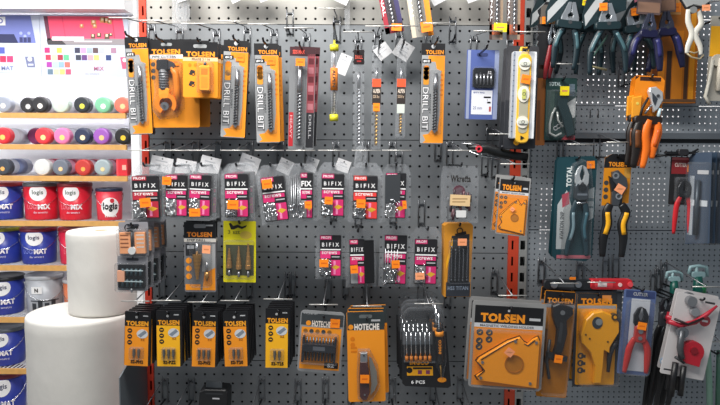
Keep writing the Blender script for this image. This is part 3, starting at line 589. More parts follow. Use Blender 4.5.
def clear_tube(label, cx, y0, y1, w_, tilt, band, bitcol, kind=0, st=True, depth=-.13):
    K = Item('clear_tube', label, 'drill bit pack', cx, y0, depth, tilt)
    t = K.mb('sleeve'); t.rr(cx - w_ / 2, y0, cx + w_ / 2, y1, 0, 5, BAG, 2, 1.2)
    b = K.mb('drill_bit'); b.tube([(cx, y0 + 22, 2.5), (cx, y0 + 38, 2.5)], w_ * .16, STEEL, 8); b.spiral(cx, y0 + 38, y1 - 5, w_ * .2, 2.5, bitcol, 8)
    l = K.mb('label')
    if kind == 0: l.q(cx - w_ / 2 + .3, y0 + .5, cx + w_ / 2 - .3, y0 + 15, 5.2, M('#1E1618', .4)); l.text('DRILL', cx - w_ * .34, y0 + 6, cx + w_ * .34, y0 + 9.5, 5.35, M('#E06050', .5), .03); l.q(cx - w_ * .2, y0 + 11, cx + w_ * .2, y0 + 12.5, 5.35, M('#A82828', .5))
    else:
        l.q(cx - w_ / 2 + .4, y0 + 33, cx + w_ / 2 - .4, y0 + 58, 5.2, M('#2A2220', .5)); l.q(cx - w_ / 2 + .4, y0 + 33, cx + w_ / 2 - .4, y0 + 41, 5.3, M('#E0522C', .5)); l.text('ALPEN', cx - w_ * .36, y0 + 43, cx + w_ * .36, y0 + 47, 5.35, M('#E8D8C8', .5), .02); l.text('SDS 8 x', cx - w_ * .36, y0 + 49, cx + w_ * .3, y0 + 52, 5.35, M('#C0A890', .5), .02)
    if st: K.sticker(cx, y0 + (61 if kind else 12), w_ * .7, 8, 5.5)
    elif kind: l.q(cx - w_ / 2 + 1, y0 + 58, cx + w_ / 2 - 1, y0 + 67, 5.3, M('#C8D0C8', .6))
    K.done(); return K
clear_tube('long clear sleeve with a black header, hanging right of the yellow capped tube', 359, 50, 150, 11, 0, 0, STEEL, 0, False)
clear_tube('clear sleeve with red and black label and an orange sticker below it', 377, 46, 150, 9.5, .3, 0, BRASS, 1, True)
clear_tube('clear sleeve with red and black label and a pale patch below it', 402, 46, 138, 9.5, .8, 0, BRASS, 1, False)
price_tag(347, 55, -.05, 12, 20, 22, 'grey paper tag behind the black headed clear sleeve'); price_tag(379, 46, -.06, 15, 13, -38, 'white paper tag tilted behind the middle clear sleeve'); price_tag(408, 43, -.06, 17, 17, 32, 'white paper tag tilted behind the clear sleeve with the pale patch')

# ------------------------------------------------------------------ packs hanging from hooks above the frame
def long_strip(label, cx, y0, y1, w_, tilt, base, trims, depth=-.12, st=None):
    K = Item('bit_sleeve', label, 'drill bit pack', cx, y0, depth, tilt); c = K.mb('backing_card'); c.rr(cx - w_ / 2, y0, cx + w_ / 2, y1, 0, .6, base, 1.5)
    for (fx0, fy0, fx1, fy1, mt) in trims: c.q(cx + fx0 * w_, y0 + fy0 * (y1 - y0), cx + fx1 * w_, y0 + fy1 * (y1 - y0), .75, mt)
    c.text('PROFESSIONAL', cx - w_ * .44, y0 + 6, cx - w_ * .28, y1 - 18, .9, WHITE, .02, 270)
    d = K.mb('drill_bit'); d.spiral(cx, y0 + 20, y1 - 8, w_ * .1, 3, STEEL, 8); d.tube([(cx, y0 + 8, 3), (cx, y0 + 20, 3)], w_ * .09, STEEL); K.blister(cx - w_ * .2, y0 + 5, cx + w_ * .2, y1 - 5, 5.5, 1, 2)
    if st: K.sticker(*st[:2], *st[2:4], 6.5, st[4], st[5] if len(st) > 5 else None, st[6] if len(st) > 6 else 'orange price sticker')
    K.done(); return K
long_strip('dark red and black bit sleeve cut by the top edge, orange sticker at its foot', 377, -58, 33, 19, -12, M('#3A3038', .4), [(-.5, 0, -.25, 1, M('#9A2838', .4)), (.25, 0, .5, .9, M('#3A3460', .4)), (-.5, .93, .5, 1, M('#6A1E28', .4))], st=(379, 29, 10, 7, 15))
long_strip('clear and orange bit sleeve cut by the top edge, right of the dark red one', 409, -62, 36, 22, -9, M('#8C8A84', .4), [(.25, 0, .5, 1, ORANGE), (-.5, 0, -.3, 1, M('#C8BCA8', .5)), (-.1, .2, .2, .6, M('#707A84', .5))], -.11, st=(413, 28, 11, 10, 0))
for i, (x, lab) in enumerate(((497, 'first long bit sleeve hanging from the top edge, yellow sticker at its foot'), (514.5, 'second long bit sleeve hanging from the top edge, beside the yellow stickered one'))):
    long_strip(lab, x, -62, 38, 13.5, -.6, M('#6E625C', .4), [(-.5, 0, -.3, 1, M('#4A3430', .4)), (.3, 0, .5, 1, M('#A8907A', .4)), (-.5, .85, .5, .95, M('#B8603A', .5))], -.12, st=(500, 27, 13, 8.5, 4, YEL, 'yellow price sticker') if i == 0 else None)
for x, y, w_, h_, t, lab in ((180, -26, 22, 26, -18, 'white paper tag cut by the top edge, above the pipe cutter'), (345, -24, 26, 26, 24, 'white paper tag cut by the top edge, above the yellow capped tube'), (432, -20, 20, 24, -28, 'white paper tag at the top edge right of the orange sleeve'), (467, -22, 14, 24, -20, 'white paper tag at the top edge above the blue bit card'), (262, -21, 20, 21, -22, 'white paper tag at the top edge above the drill blisters'), (231, -26, 22, 27, -25, 'white paper tag at the top edge, second from the left')):
    price_tag(x, y, -.06, w_, h_, t, lab)
K = Item('plastic_wrap', 'crumpled clear plastic strip hanging from the top edge near the red upright', 'plastic strip', 179, -40, -.05, 0)
K.bag(171.5, -40, 186, 29, 6, .1); K.bag(175, -30, 189, 20, 5, .1, 4); K.done()
K = Item('plastic_wrap', 'narrow clear plastic strip hanging from the top edge above the yellow capped tube', 'plastic strip', 347, -40, -.05, 0)
K.bag(345, -40, 350, 27, 3, .1); K.done()

# ------------------------------------------------------------------ blue bit card and spirit level
K = Item('bit_card', 'blue card of short bits with a black window and a white label', 'tool pack', 483, 50, -.09, 1)
c = K.mb('backing_card'); c.rr(467, 50, 499, 119, 0, .6, M('#4F609E', .45), 1); c.q(495, 50.5, 499.3, 118.5, .7, M('#8D98B8', .4)); c.q(468, 50.5, 471, 118.5, .7, M('#9AA4C0', .4))
c.rr(477, 53, 488, 56.5, .7, .8, M('#2E3A68', .5), 1.5); c.q(473, 90, 494, 114, .75, M('#E2E4EC', .5)); c.text('BITY PH2', 475, 91.5, 486, 93, .85, M('#5060A0', .5), .02)
for i in range(3):
    for j in range(3): c.q(490 - 3.6 * (i == 0) - 1, 96 + i * 2.6, 492.5 - 3.2 * (i == 1), 97.6 + i * 2.6, .85, INK)
c.text('25 mm', 475, 106, 484, 109, .85, M('#7078A0', .5), .01); c.q(491, 106, 493, 111, .85, M('#B05050', .5))
b = K.mb('window_tray', None, 'black tray behind the window'); b.rr(473.5, 68, 495, 87.5, .8, 2.5, M('#17191F', .35), 3)
for i in range(5): t = K.mb('screwdriver_bit', 'window_tray'); x = 477.5 + i * 3.6; t.tube([(x, 74, 3.4), (x, 82, 3.4), (x, 82.5, 3.4), (x, 84.5, 3.4)], [1.35, 1.35, .9, .9], STEEL, 6)
b.text('S2', 488, 71, 492, 74, 2.7, M('#D8D8DC', .5), .03); K.blister(472.5, 67, 496, 88.5, 5.5, 1.5, 3); K.done()
K = Item('spirit_level', 'short white and yellow spirit level with three vials on a black card', 'spirit level', 523, 46, -.16, .8)
c = K.mb('backing_card'); c.rr(507, 46, 539, 148, 0, .8, M('#3A3A3E', .45), 2); c.q(507.3, 100, 539, 147.5, .9, M('#22242A', .45)); c.disc(520, 142, 3, .9, 1, YELLOW, 12)
t = K.mb('frame'); t.rr(511.5, 52.5, 535.5, 138.5, 1, 8, M('#D8DBE0', .3, .3), 1.5, .8); t.rr(517, 55, 530, 143, 1.5, 9, M('#EFBB3A', .4), 5, 1); t.tube([(518.5, 58, 5), (520.5, 48.5, 5), (526, 48.5, 5), (528.5, 58, 5)], 1.5, M('#EFBB3A', .4), 8)
t.rr(519, 60, 528, 133, 9, 9.4, M('#C4BFA8', .3, .3), 4); t.q(512, 53, 514, 138, 8.1, M('#8F98A8', .4)); t.q(533, 53, 535, 138, 8.1, M('#EDF0F4', .4))
for i in range(16): t.q(512.2, 56 + i * 5, 513.6, 56.7 + i * 5, 8.2, DGREY)
t.rr(519.5, 53, 527.5, 56, 2, 8, M('#EFBB3A', .4), 1)
for x, y, lab in ((523, 65, 0), (523, 94.5, 1), (523, 122, 0)):
    v = K.mb('vial', 'frame', 'glass level vial with green liquid'); v.disc(x, y, 5.8, 9.4, 10.6, M('#E8E4D8', .3), 20, 8.0 if lab else 6); v.rr(x - 1.9, y - 5, x + 1.9, y + 5, 10.6, 12, M('#C4C870', .15), 1.6) if lab else v.rr(x - 4.6, y - 1.8, x + 4.6, y + 1.8, 10.6, 12, M('#D2D4C8', .15), 1.6)
    v.ring(x, y, 1.2, 1.7, 12, 12.1, DGREY, 10)
t.disc(523, 137.5, 2.5, 9, 9.6, BLACK, 3)
K.sticker(524.5, 80, 9, 8.5, 11, 10); K.done(); K.stack(1, .03, 'spirit level pack behind the front level, showing at its left edge', 'short spirit levels', .0, -.002)
# ------------------------------------------------------------------ small zip bags of hooks and screws, rows two and three
def bifix(label, cx, y0, w_, h_, depth, tilt, col=PINK, sticker=None, content='screws', back=0, half=False, text='BIFIX', side=0, hole=True, top=10, yaw=0, seed=0, bagw=1.12, spt=STICK):
    K = Item('screw_bag', label, 'screw pack', cx, y0, depth, tilt, yaw); x0, x1, y1 = cx - w_ / 2, cx + w_ / 2, y0 + h_
    rnd = random.Random(seed + int(cx)); bx0, bx1 = x0 + 3.2, x1 - 3.6
    ya = y0 + top; yb = y1 - 4; W_ = bx1 - bx0; H_ = yb - ya
    c = K.mb('card'); a = bx0 + (W_ * .45 if half else 0)
    c.rr(a, ya, bx1, yb, 0, 4.5, M('#1C1C20', .5), .8); f = 4.6
    c.q(a + .3, ya + .3, a + (bx1 - a) * .55, ya + H_ * .10, f, col); c.text('PROFI', a + 1.5, ya + H_ * .02, a + (bx1 - a) * .5, ya + H_ * .08, f + .1, WHITE, .02)
    if half: c.text('FIX', a + 1, ya + H_ * .17, bx1 - 1, ya + H_ * .29, f + .1, WHITE, .035)
    else: c.text('B I F I X', a + W_ * .10, ya + H_ * .175, bx1 - W_ * .10, ya + H_ * .27, f + .1, WHITE, .02)
    c.q(a + .5, ya + H_ * .33, bx1 - .4, ya + H_ * .36, f + .1, WHITE)
    c.q(a + .3, ya + H_ * .38, a + (bx1 - a) * .95, ya + H_ * .47, f + .05, col); c.q(a + .3, ya + H_ * .47, a + (bx1 - a) * .50, ya + H_ * .56, f + .05, col); c.q(a + (bx1 - a) * .55, ya + H_ * .51, bx1 - 1.5, ya + H_ * .535, f + .1, LGREY)
    c.text('screws', a + 2, ya + H_ * .39, a + (bx1 - a) * .8, ya + H_ * .455, f + .12, WHITE, .01)
    c.q(a + (bx1 - a) * .52, ya + H_ * .6, bx1 - .6, yb - .8, f + .05, col); c.q(a + .6, ya + H_ * .6, a + (bx1 - a) * .5, yb - .8, f + .05, M('#8B8D90', .5))
    c.flat([(a + (bx1 - a) * .56, ya + H_ * .78), (a + (bx1 - a) * .72, ya + H_ * .72), (bx1 - 1, ya + H_ * .77), (a + (bx1 - a) * .74, ya + H_ * .84)], f + .12, M('#D8A830', .5)); c.q(a + (bx1 - a) * .64, ya + H_ * .62, a + (bx1 - a) * .74, yb - 2, f + .1, M('#F08AB8', .5))
    s = K.mb('screws', None, 'loose silver screws')
    if content == 'screws':
        for i in range(26):
            x = rnd.uniform(bx0 + 1, bx0 + W_ * .5); y = rnd.uniform(ya + H_ * .58, yb - 1); t = rnd.uniform(0, math.pi); l = rnd.uniform(1.8, 3.0)
            s.tube([(x - l * math.cos(t), y - l * math.sin(t), 6 + rnd.random() * 1.5), (x + l * math.cos(t), y + l * math.sin(t), 6 + rnd.random() * 1.5)], [.75, .3], CHROME, 5)
    elif content == 'hooks':
        for i in range(5):
            x = bx0 + 1 + i * W_ * (.40 if half else .55) / 4; s.tube([(x, ya + 1 + rnd.random() * 3, 3), (x + rnd.uniform(-1, 1), yb - 6, 6), (x + 1.5, yb - 2, 6.5), (x + 3, yb - 4, 6)], .7, M('#8A8C90', .3, .8), 6)
        for i in range(16):
            x = rnd.uniform(bx0, bx0 + W_ * .6); y = rnd.uniform(yb - H_ * .35, yb); t = rnd.uniform(0, 3.1); s.tube([(x - 2 * math.cos(t), y - 2 * math.sin(t), 6.5), (x + 2 * math.cos(t), y + 2 * math.sin(t), 7)], .55, CHROME, 5)
    elif content == 'plate':
        s.prism([(bx0 - 1, ya + 2), (bx0 + W_ * .7, ya + 1), (bx0 + W_ * .72, yb - H_ * .38), (bx0 - .5, yb - H_ * .35)], 4.8, 6, M('#55585C', .35, .6))
        for i in range(22):
            x = rnd.uniform(bx0, bx0 + W_ * .7); y = rnd.uniform(yb - H_ * .42, yb); t = rnd.uniform(0, 3.1); s.tube([(x - 2 * math.cos(t), y - 2 * math.sin(t), 6.5), (x + 2 * math.cos(t), y + 2 * math.sin(t), 7)], .6, CHROME, 5)
    elif content == 'box':
        s.box(bx1 - 1, ya + 1, 1, bx1 + 9, yb - 1, 6, M('#141416', .4))
    K.bag(x0 - (bagw - 1) * w_ / 2, y0, x1 + (bagw - 1) * w_ / 2 + (6 if content == 'box' else 0), y1, 8, .4, seed)
    if sticker:
        sx, sy, sw, sh = sticker; K.sticker(cx + sx, y0 + sy, sw, sh, 9.5, rnd.uniform(-6, 6), spt, 'pale orange price sticker' if spt is STICKP else 'orange price sticker')
    K.done()
    if back: K.stack(back, .026, label.split(',')[0] + ', one behind the front bag', 'bags sharing a hook with the ' + label.split(',')[0], .001, .0012)
    return K
R2 = -.18
CR = M('#B02A3C', .45)
bifix('small bag with maroon and black card, first of the long row, over the white gap', 146, 165, 33, 57, R2, -1, CR, (1, 37, 11, 9), back=2, top=11, bagw=1.02)
bifix('second small screw bag of the long row, sticker over its title', 177.5, 164, 28, 56, R2, .5, PINK, (-8, 16.5, 9, 8), back=2, top=11)
bifix('third small screw bag of the long row, sticker low at its left', 202, 164, 28, 56, R2, 2.5, PINK, (-3.5, 48, 11, 8), back=2, top=11)
bifix('fourth small screw bag of the long row, hanging above the yellow card', 237, 164, 30, 57, R2, -.5, PINK, (-3, 40, 11, 9), back=3, top=10)
bifix('fifth bag of the long row, tilted, with a sticker on its title', 271, 165, 30, 60, R2, -7, PINK, (-5, 18, 10, 9), back=1, top=12)
bifix('bag of long silver hooks with a half hidden pink card, sixth in the row', 302, 164, 29, 58, R2, 0, PINK, (7, 40, 7, 7), 'hooks', half=True, top=9, back=1)
bifix('seventh bag of the long row, sticker at its left middle', 333.5, 163, 29, 57, R2, .5, PINK, (-4, 37, 8, 7.5), back=1, top=11)
bifix('bag with a red orange card, eighth of the long row, under gathered plastic', 366, 163, 31, 60, R2, .4, M('#E2403C', .45), (-4.5, 40, 9, 8.5), back=1, top=13)
bifix('bag with a grey metal plate and loose screws, ninth of the long row', 396.5, 164, 27, 58, R2, 1, PINK, (8.5, 40, 4, 8), 'plate', top=9)
R3 = -.15
bifix('lower pink carded bag hanging under the seventh bag of the row above', 331, 222, 28, 58, R3, 0, M('#E0357A', .45), (-6.5, 40, 9, 8), top=13)
bifix('lower bag with a black box sticking out at its right', 357, 230, 22, 58, R3, -1.5, M('#D8286A', .45), (-3.5, 38, 7.5, 8), 'box', top=9)
bifix('lower bag of silver hooks under the grey plate bag', 396.5, 226, 29, 62, R3, 1.5, PINK, (0, 37, 8, 8), 'hooks', top=9)
bifix('lower pink carded bag with a pale sticker, beside the tall orange box', 426.5, 227, 29, 61, R3, 1, PINK, (-6, 48, 9, 7), top=12, spt=STICKP)
for x, lab in ((146, 'the first bag of the long row'), (177, 'the second bag of the long row'), (202, 'the third bag of the long row'), (237, 'the bag above the yellow card'), (271, 'the tilted fifth bag'), (302, 'the bag of long silver hooks'), (333, 'the seventh bag of the long row'), (366, 'the bag with the red orange card'), (396, 'the grey plate bag'), (460, 'the handwritten clear bag')):
    hook(x, 166.5, R2, 'peg hook with crossbar above ' + lab)
for x, y, lab in ((331, 225, 'the lower pink carded bag left of the black box'), (358, 232, 'the lower bag with the black box'), (396, 229, 'the lower bag of silver hooks'), (427, 230, 'the lower bag with the pale sticker'), (204, 225, 'the step drill blister'), (240, 224, 'the yellow step drill card'), (459, 226, 'the tall orange bit box')):
    hook(x, y, R3, 'short peg hook holding ' + lab, .16, bar=False)
for x, y, w_, h_, t, lab in ((163, 157, 22, 15, 12, 'white paper tag between the first and second bags of the row'), (212, 157, 20, 18, 14, 'white paper tag behind the third and fourth bags'), (187, 160, 20, 16, 10, 'white paper tag behind the second bag'), (252, 156, 20, 17, 20, 'white paper tag between the fourth and fifth bags'), (345, 160, 14, 12, 20, 'white paper tag behind the seventh bag'), (314, 158, 12, 14, 20, 'white paper tag behind the bag of silver hooks'), (288, 160, 14, 14, 25, 'white paper tag behind the tilted fifth bag')):
    price_tag(x, y, -.075, w_, h_, t, lab)
K = Item('gathered_bag', 'empty gathered clear plastic above the bag with the red orange card', 'plastic strip', 362, 146, -.16, 6); K.bag(356, 146, 368, 168, 6, .5); K.done()

# clear bag with handwriting
K = Item('handwritten_bag', 'clear flat bag with black handwriting, beige label and dark contents', 'screw pack', 460, 166, R2, 0)
c = K.mb('contents', None, 'dark purple plugs in the bag'); rnd = random.Random(8)
for i in range(16): x = 450 + rnd.random() * 20; y = 193 + rnd.random() * 24; c.tube([(x, y - 4, 3), (x + rnd.uniform(-2, 2), y + 4, 3)], [1.7, 1.2], M(['#4A3038', '#6A4A50', '#3A2E34'][i % 3], .5), 6)
c.disc(459, 191, 6, 1, 4, M('#5A3440', .5), 12)
l = K.mb('title'); l.text('Wkretta', 450, 175, 470, 182, 6.2, INK, .035); l = K.mb('paper_label', None, 'beige paper label'); l.prism([(450, 194), (470, 195), (469.5, 206), (449.5, 205)], 6, 6.3, M('#E0C090', .6)); l.q(452, 198, 467, 199, 6.35, M('#9A7850', .6)); l.q(452, 201, 465, 202, 6.35, M('#9A7850', .6))
l = K.mb('paper_label', None, 'small white label'); l.q(456, 210, 466, 217, 6.3, M('#DADADA', .6)); K.bag(441, 166, 479, 223, 8, .1); K.done()

# ------------------------------------------------------------------ small square boxes at the left end
def clip_box(label, x0, y0, x1, y1, depth, kind, back):
    K = Item('clip_box', label, 'screw pack', (x0 + x1) / 2, y0 - 6, depth, 1 if kind else -1); w_ = x1 - x0; h_ = y1 - y0
    c = K.mb('backing_card'); c.rr(x0, y0 - 6, x1, y1, 0, .6, M('#8A8A90', .4), 1.5); c.rr(x0 + w_ * .3, y0 - 4, x1 - w_ * .3, y0 - 1.5, .6, .8, M('#30323A', .4), 1); p = K.mb('contents')
    if kind == 0:
        p.box(x0 + 2, y0 + 4, 1, x0 + 13, y1 - 3, 5, M('#E8A070', .5)); p.box(x0 + 17, y0 + 4, 1, x1 - 2, y1 - 3, 5, M('#E8A070', .5)); p.tube([(x0 + 14.5, y0 + 2, 5), (x0 + 14.5, y1 - 8, 5)], 1.2, DGREY, 8); p.disc(x0 + 14.5, y1 - 6, 3.8, 3, 7, M('#DADCDC', .4), 14)
        for i in range(4): p.q(x0 + 3, y0 + 6 + i * 4, x0 + 11, y0 + 7.2 + i * 4, 5.2, M('#8A5030', .5)); p.q(x0 + 19, y0 + 6 + i * 4, x1 - 3, y0 + 7.2 + i * 4, 5.2, M('#D8D0C8', .5))
        p.ring(x0 + 12, y0 - 1, 3, 4, 6, 7, BLACK, 12); p.flat([(x0 + 10, y0 - 1), (x0 + 22, y0 - 3), (x0 + 22, y0), (x0 + 12, y0 + 2)], 7, BLACK)
    else:
        p.rr(x0 + 2, y0 + 2, x1 - 2, y1 - 3, 1, 4, M('#15171A', .4), 1.5)
        for i in range(5):
            for j in range(2): p.tube([(x0 + 7 + i * 4.4, y0 + 6 + j * 11, 5), (x0 + 7 + i * 4.4, y0 + 13 + j * 11, 5)], 1.3, M('#3A5058', .4, .3), 6)
        p.q(x0 + 9, y0 + 7, x1 - 3, y0 + 8, 6.5, M('#B8C8CC', .5)); p.q(x0 + 9, y0 + 18, x1 - 3, y0 + 19, 6.5, M('#B8C8CC', .5)); p.box(x0 + 2, y0 + 8, 4, x0 + 9, y0 + 19, 6.6, M('#E8A888', .5)); p.tube([((x0 + x1) / 2, y1 - 3, 4), ((x0 + x1) / 2, y1 + 1, 4)], 1.2, STEEL, 6)
    K.blister(x0, y0, x1, y1, 9, 1.5, 2); K.done(); K.stack(back, .040, label.split(',')[0] + ', one of the boxes behind', 'clear boxes at the left end' + (' below' if kind else ' above'), .002, .001)
clip_box('small clear box with two pale orange panels, at the left end', 118.5, 228, 148, 256, -.20, 0, 3)
clip_box('small clear box of dark bits, below the pale orange one', 117.5, 262, 148, 291, -.20, 1, 3)
hook(133, 226, -.20, 'peg hook holding the clear box with orange panels', .2, bar=False); hook(133, 260, -.20, 'peg hook holding the clear box of dark bits', .2, bar=False)

# step drill blister and yellow card
K = Item('step_drill_blister', 'blister with a brass step drill and a black header', 'drill bit pack', 200, 222, R3 - .01, .3)
c = K.mb('backing_card'); c.rr(184, 222, 216, 293, 0, .6, M('#6F7074', .45), 2); c.q(184, 222, 216, 238, .7, BLACK); c.text('TOLSEN', 187, 232, 212, 237, .85, M('#F08C2A', .5), .05); c.rr(194, 224, 206, 228, .7, .85, M('#8A8C90', .5), 1.5); c.q(206, 224.5, 213, 226, .85, LGREY)
c.q(184, 238.5, 216, 242, .75, M('#D8D4CC', .5)); c.text('STEP DRILL', 187, 239.2, 206, 241.4, .85, INK, .02); c.q(185.5, 244, 196, 256, .75, M('#222428', .5)); c.q(187, 245.5, 194, 249, .85, M('#A0A4AA', .5)); c.q(202, 244, 215, 272, .72, M('#A4A6A8', .5))
for i in range(3): c.disc(188.5, 261 + i * 8, 3, .7, .85, ORANGE, 12)
c.flat([(204, 274), (215, 268), (215, 291), (202, 291)], .75, ORANGE); c.q(185, 285, 200, 291, .75, ORANGE)
b = K.mb('step_drill', None, 'brass coloured step drill'); b.tube([(198, 243, 5), (198, 254, 5)], 1.8, STEEL, 8)
pr = [(198, 254)]; pts = []; rs = []
for i in range(7): pts += [(198, 254 + i * 3.6, 5), (198, 257.4 + i * 3.6, 5)]; rs += [4.6 - i * .55] * 2
b.tube(pts, rs, M('#B88A50', .3, .7), 12, smooth=False); b.tube([(207.5, 262, 4), (207.5, 272, 4)], 1.2, STEEL); b.tube([(207.5, 272, 4), (207.5, 281, 4)], [2.8, .8], M('#B88A50', .3, .7), 10)
K.blister(191, 241, 212, 287, 9, 2, 3); K.sticker(208.5, 248, 8, 8, 10.2, 4, STICKP, 'pale orange price sticker'); K.done()
K.stack(1, .035, 'step drill blister, the one behind the front blister', 'step drill blisters', -.003, -.001)
K = Item('step_drill_card', 'bright yellow card with three step drills', 'drill bit pack', 239.5, 221, R3, .6)
c = K.mb('backing_card'); c.rr(223.5, 221, 256, 283, 0, .6, M('#E9DD1A', .45), 1); c.flat([(229, 223.5), (231, 223), (233.5, 226), (238, 224.5), (242, 226.5), (247, 225), (246, 227), (242, 229), (238, 227.5), (234, 229.5), (231, 229.5)], .75, INK); c.disc(246, 235, 6, .6, .7, M('#E2C44A', .5), 16, 4)
c.q(226, 245, 254, 276, .72, M('#4A4C34', .5)); c.text('3 szt', 228, 230, 240, 234, .8, M('#8A8420', .5), .02)
for x, a, bb in ((230, 246, 276), (239.5, 244, 277), (249, 241, 277)):
    b = K.mb('step_drill'); b.tube([(x, bb, 4), (x, bb - 6, 4)], 1.4, STEEL, 6); pts = []; rs = []
    for i in range(6): pts += [(x, a + 2 + i * (bb - a - 10) / 6, 4), (x, a + 2 + (i + .95) * (bb - a - 10) / 6, 4)]; rs += [.8 + i * .42] * 2
    b.tube(pts, rs, M('#B98E58', .3, .6), 10, smooth=False)
K.blister(225, 240, 254.5, 279, 6, 1.5, 2); K.done()

# tall orange bit box
K = Item('bit_box', 'tall orange bit box with dark bits in its window, right of the lower bags', 'tool pack', 459, 222, R3 - .01, .4, 5)
c = K.mb('box'); c.prism([(444.5, 226), (447.5, 223.5), (471.5, 223.5), (473.5, 226), (472.5, 298), (446, 298)], -14, 0, M('#D08C28', .45)); c.flat([(452, 236), (470, 234), (471, 294), (448, 294), (449, 268)], .12, M('#2A2C30', .45)); c.flat([(447, 262), (453, 238), (453, 250), (447, 270)], .2, YELLOW); c.ring(460, 231, 2.4, 3.4, .1, .3, INK, 12); c.flat([(455, 234), (466, 231), (467, 234), (456, 237)], .3, INK)
c.q(447.2, 283, 472, 297.6, .25, M('#30343C', .45)); c.text('HSS TITAN', 449, 287, 470, 291, .35, M('#8A96A8', .5), .02)
b = K.mb('drill_bit_set', None, 'row of dark twist bits')
for i in range(5): b.spiral(451.5 + i * 4, 246 + (i % 2) * 3, 282, 1.3, 2, DSTEEL, 6)
K.blister(449, 240, 471.5, 284, 4.5, 1, 2); K.sticker(461.5, 241.5, 9, 7, 5.5, 0, STICKP, 'pale orange price sticker'); K.done()

# ------------------------------------------------------------------ row four: orange bit cards
def bit_card(label, x0, y0, w_, h_, tilt, body, code, n, grp):
    cx = x0 + w_ / 2; K = Item('bit_card', label, 'screwdriver bits', cx, y0, -.19, tilt, 0); x1, y1 = x0 + w_, y0 + h_
    c = K.mb('backing_card'); c.rr(x0 - .3, y0, x1 + .8, y1 - .5, -2, .6, BLACK, .8); c.q(x0, y0 + 14.5, x1 - 1.3, y1, .7, body); c.prism([(x0 + 3, y0), (x1 - .5, y0), (x1, y0 + 2), (x1, y0 + 15), (x0, y0 + 15), (x0, y0 + 3)], .7, .8, BLACK); c.disc(cx - 1, y0 + 5.5, 1.3, .8, .9, M('#B8B8B8', .5), 10)
    c.q(x1 - 7, y0 + 3.5, x1 - 2, y0 + 4.6, .9, LGREY); c.text('TOLSEN', x0 + 1.5, y0 + 9.5, x1 - 1.5, y0 + 14.5, .95, M('#F0A020', .5), .055)
    for i in range(3): c.disc(x0 + 5, y0 + 19.5 + i * 6, 2.4, .8, .9, INK, 14); c.q(x0 + 3.8, y0 + 19 + i * 6, x0 + 6.2, y0 + 20 + i * 6, .95, body)
    c.disc(x1 - 7.5, y0 + 22.5, 5.6, .8, .88, M('#C8CCD0', .4), 18, 4.6); c.flat([(x1 - 12, y0 + 24), (x1 - 5, y0 + 18.5), (x1 - 3, y0 + 21), (x1 - 9, y0 + 26)], .95, M('#7A8490', .4)); c.text('S2', x1 - 9, y0 + 27, x1 - 5, y0 + 29.5, .95, M('#A86010', .5), .02)
    c.text(code, cx - 6, y1 - 6, cx + 6.5, y1 - 2.4, .95, INK, .05)
    for i in range(n):
        b = K.mb('screwdriver_bit'); x = cx - (n - 1) * 2.4 + i * 4.8; b.tube([(x, y1 - 18, 2.6), (x, y1 - 11.5, 2.6), (x, y1 - 11, 2.6), (x, y1 - 8.5, 2.6)], [1.55, 1.55, 1.0, .8], M('#8C8A84', .3, .8), 6, smooth=False)
    K.blister(cx - 7, y1 - 19.5, cx + 7, y1 - 7.2, 4.5, 1, 1.5); K.done(); K.stack(4, .021, 'black edged bit card behind ' + grp, 'bit cards behind ' + grp, .0004, -.0006, int(x0)); return K
YO = M('#F5B41E', .45)
bit_card('first orange bit card in the row, just left of the red upright', 125.5, 311.5, 25, 55.5, 2.5, ORANGE, 'S2-PH2', 2, 'the first orange bit card')
bit_card('yellow orange bit card, second in the row', 156.5, 310.5, 24.5, 57, .3, YO, 'S2-PZ2', 3, 'the yellow orange second bit card')
bit_card('third orange bit card in the row, leaning slightly left', 193, 311.5, 24.5, 56.5, 2, ORANGE, 'S2-PH2', 3, 'the third orange bit card')
bit_card('fourth orange bit card in the row', 223, 311.5, 24, 56, -1.5, ORANGE, 'S2-T20', 2, 'the fourth orange bit card')
bit_card('fifth bit card, standing apart left of the bit set case', 266, 308.5, 23.5, 60.5, .8, YO, 'S2-T25', 2, 'the fifth and separate bit card')
for x, y, lab in ((138, 315, 'the first orange bit card'), (169, 314, 'the yellow orange second bit card'), (205, 315, 'the third orange bit card'), (236, 315, 'the fourth orange bit card'), (279, 313, 'the fifth orange bit card'), (324, 318, 'the bit set in a dark case'), (367, 319, 'the folding knife card'), (428, 318, 'the clear screwdriver sets')):
    hook(x, y, -.19, 'peg hook with crossbar above ' + lab, .195)

# HOTECHE bit set
K = Item('bit_set', 'blister with a dark case of many bits on an orange card', 'screwdriver bits', 323, 311, -.19, 4)
c = K.mb('backing_card'); c.rr(301, 311, 345, 374, 0, .7, M('#8C8E90', .35), 4); c.q(302, 314, 344, 326, .8, M('#3A3F42', .4)); c.text('HOTECHE', 313, 321, 332, 327.5, .95, M('#E8DCD0', .5), .04); c.disc(309.5, 324, 2.6, .8, .95, ORANGE, 12); c.q(303, 328, 343, 371, .8, ORANGE); c.text('10 PCS BIT SET', 304, 313.5, 318, 315, .95, LGREY, .01)
for i in range(5): c.disc(307 + i * 6, 332, 2.2, .85, .95, DGREY if i % 2 else M('#8A5A20', .5), 12)
c.q(328, 363, 342, 369, .9, BLACK); c.text('S2', 331, 364, 338, 368, 1, WHITE, .04)
t = K.mb('case', None, 'dark bit holder'); t.rr(305, 343, 339, 351, 1, 9, M('#24262C', .4), 2, 1); t.rr(305, 336, 307.5, 362, 1, 8, M('#24262C', .4), 1); t.rr(336.5, 336, 339, 362, 1, 8, M('#24262C', .4), 1); t.q(316, 345, 328, 349, 9.1, M('#5A5E66', .5))
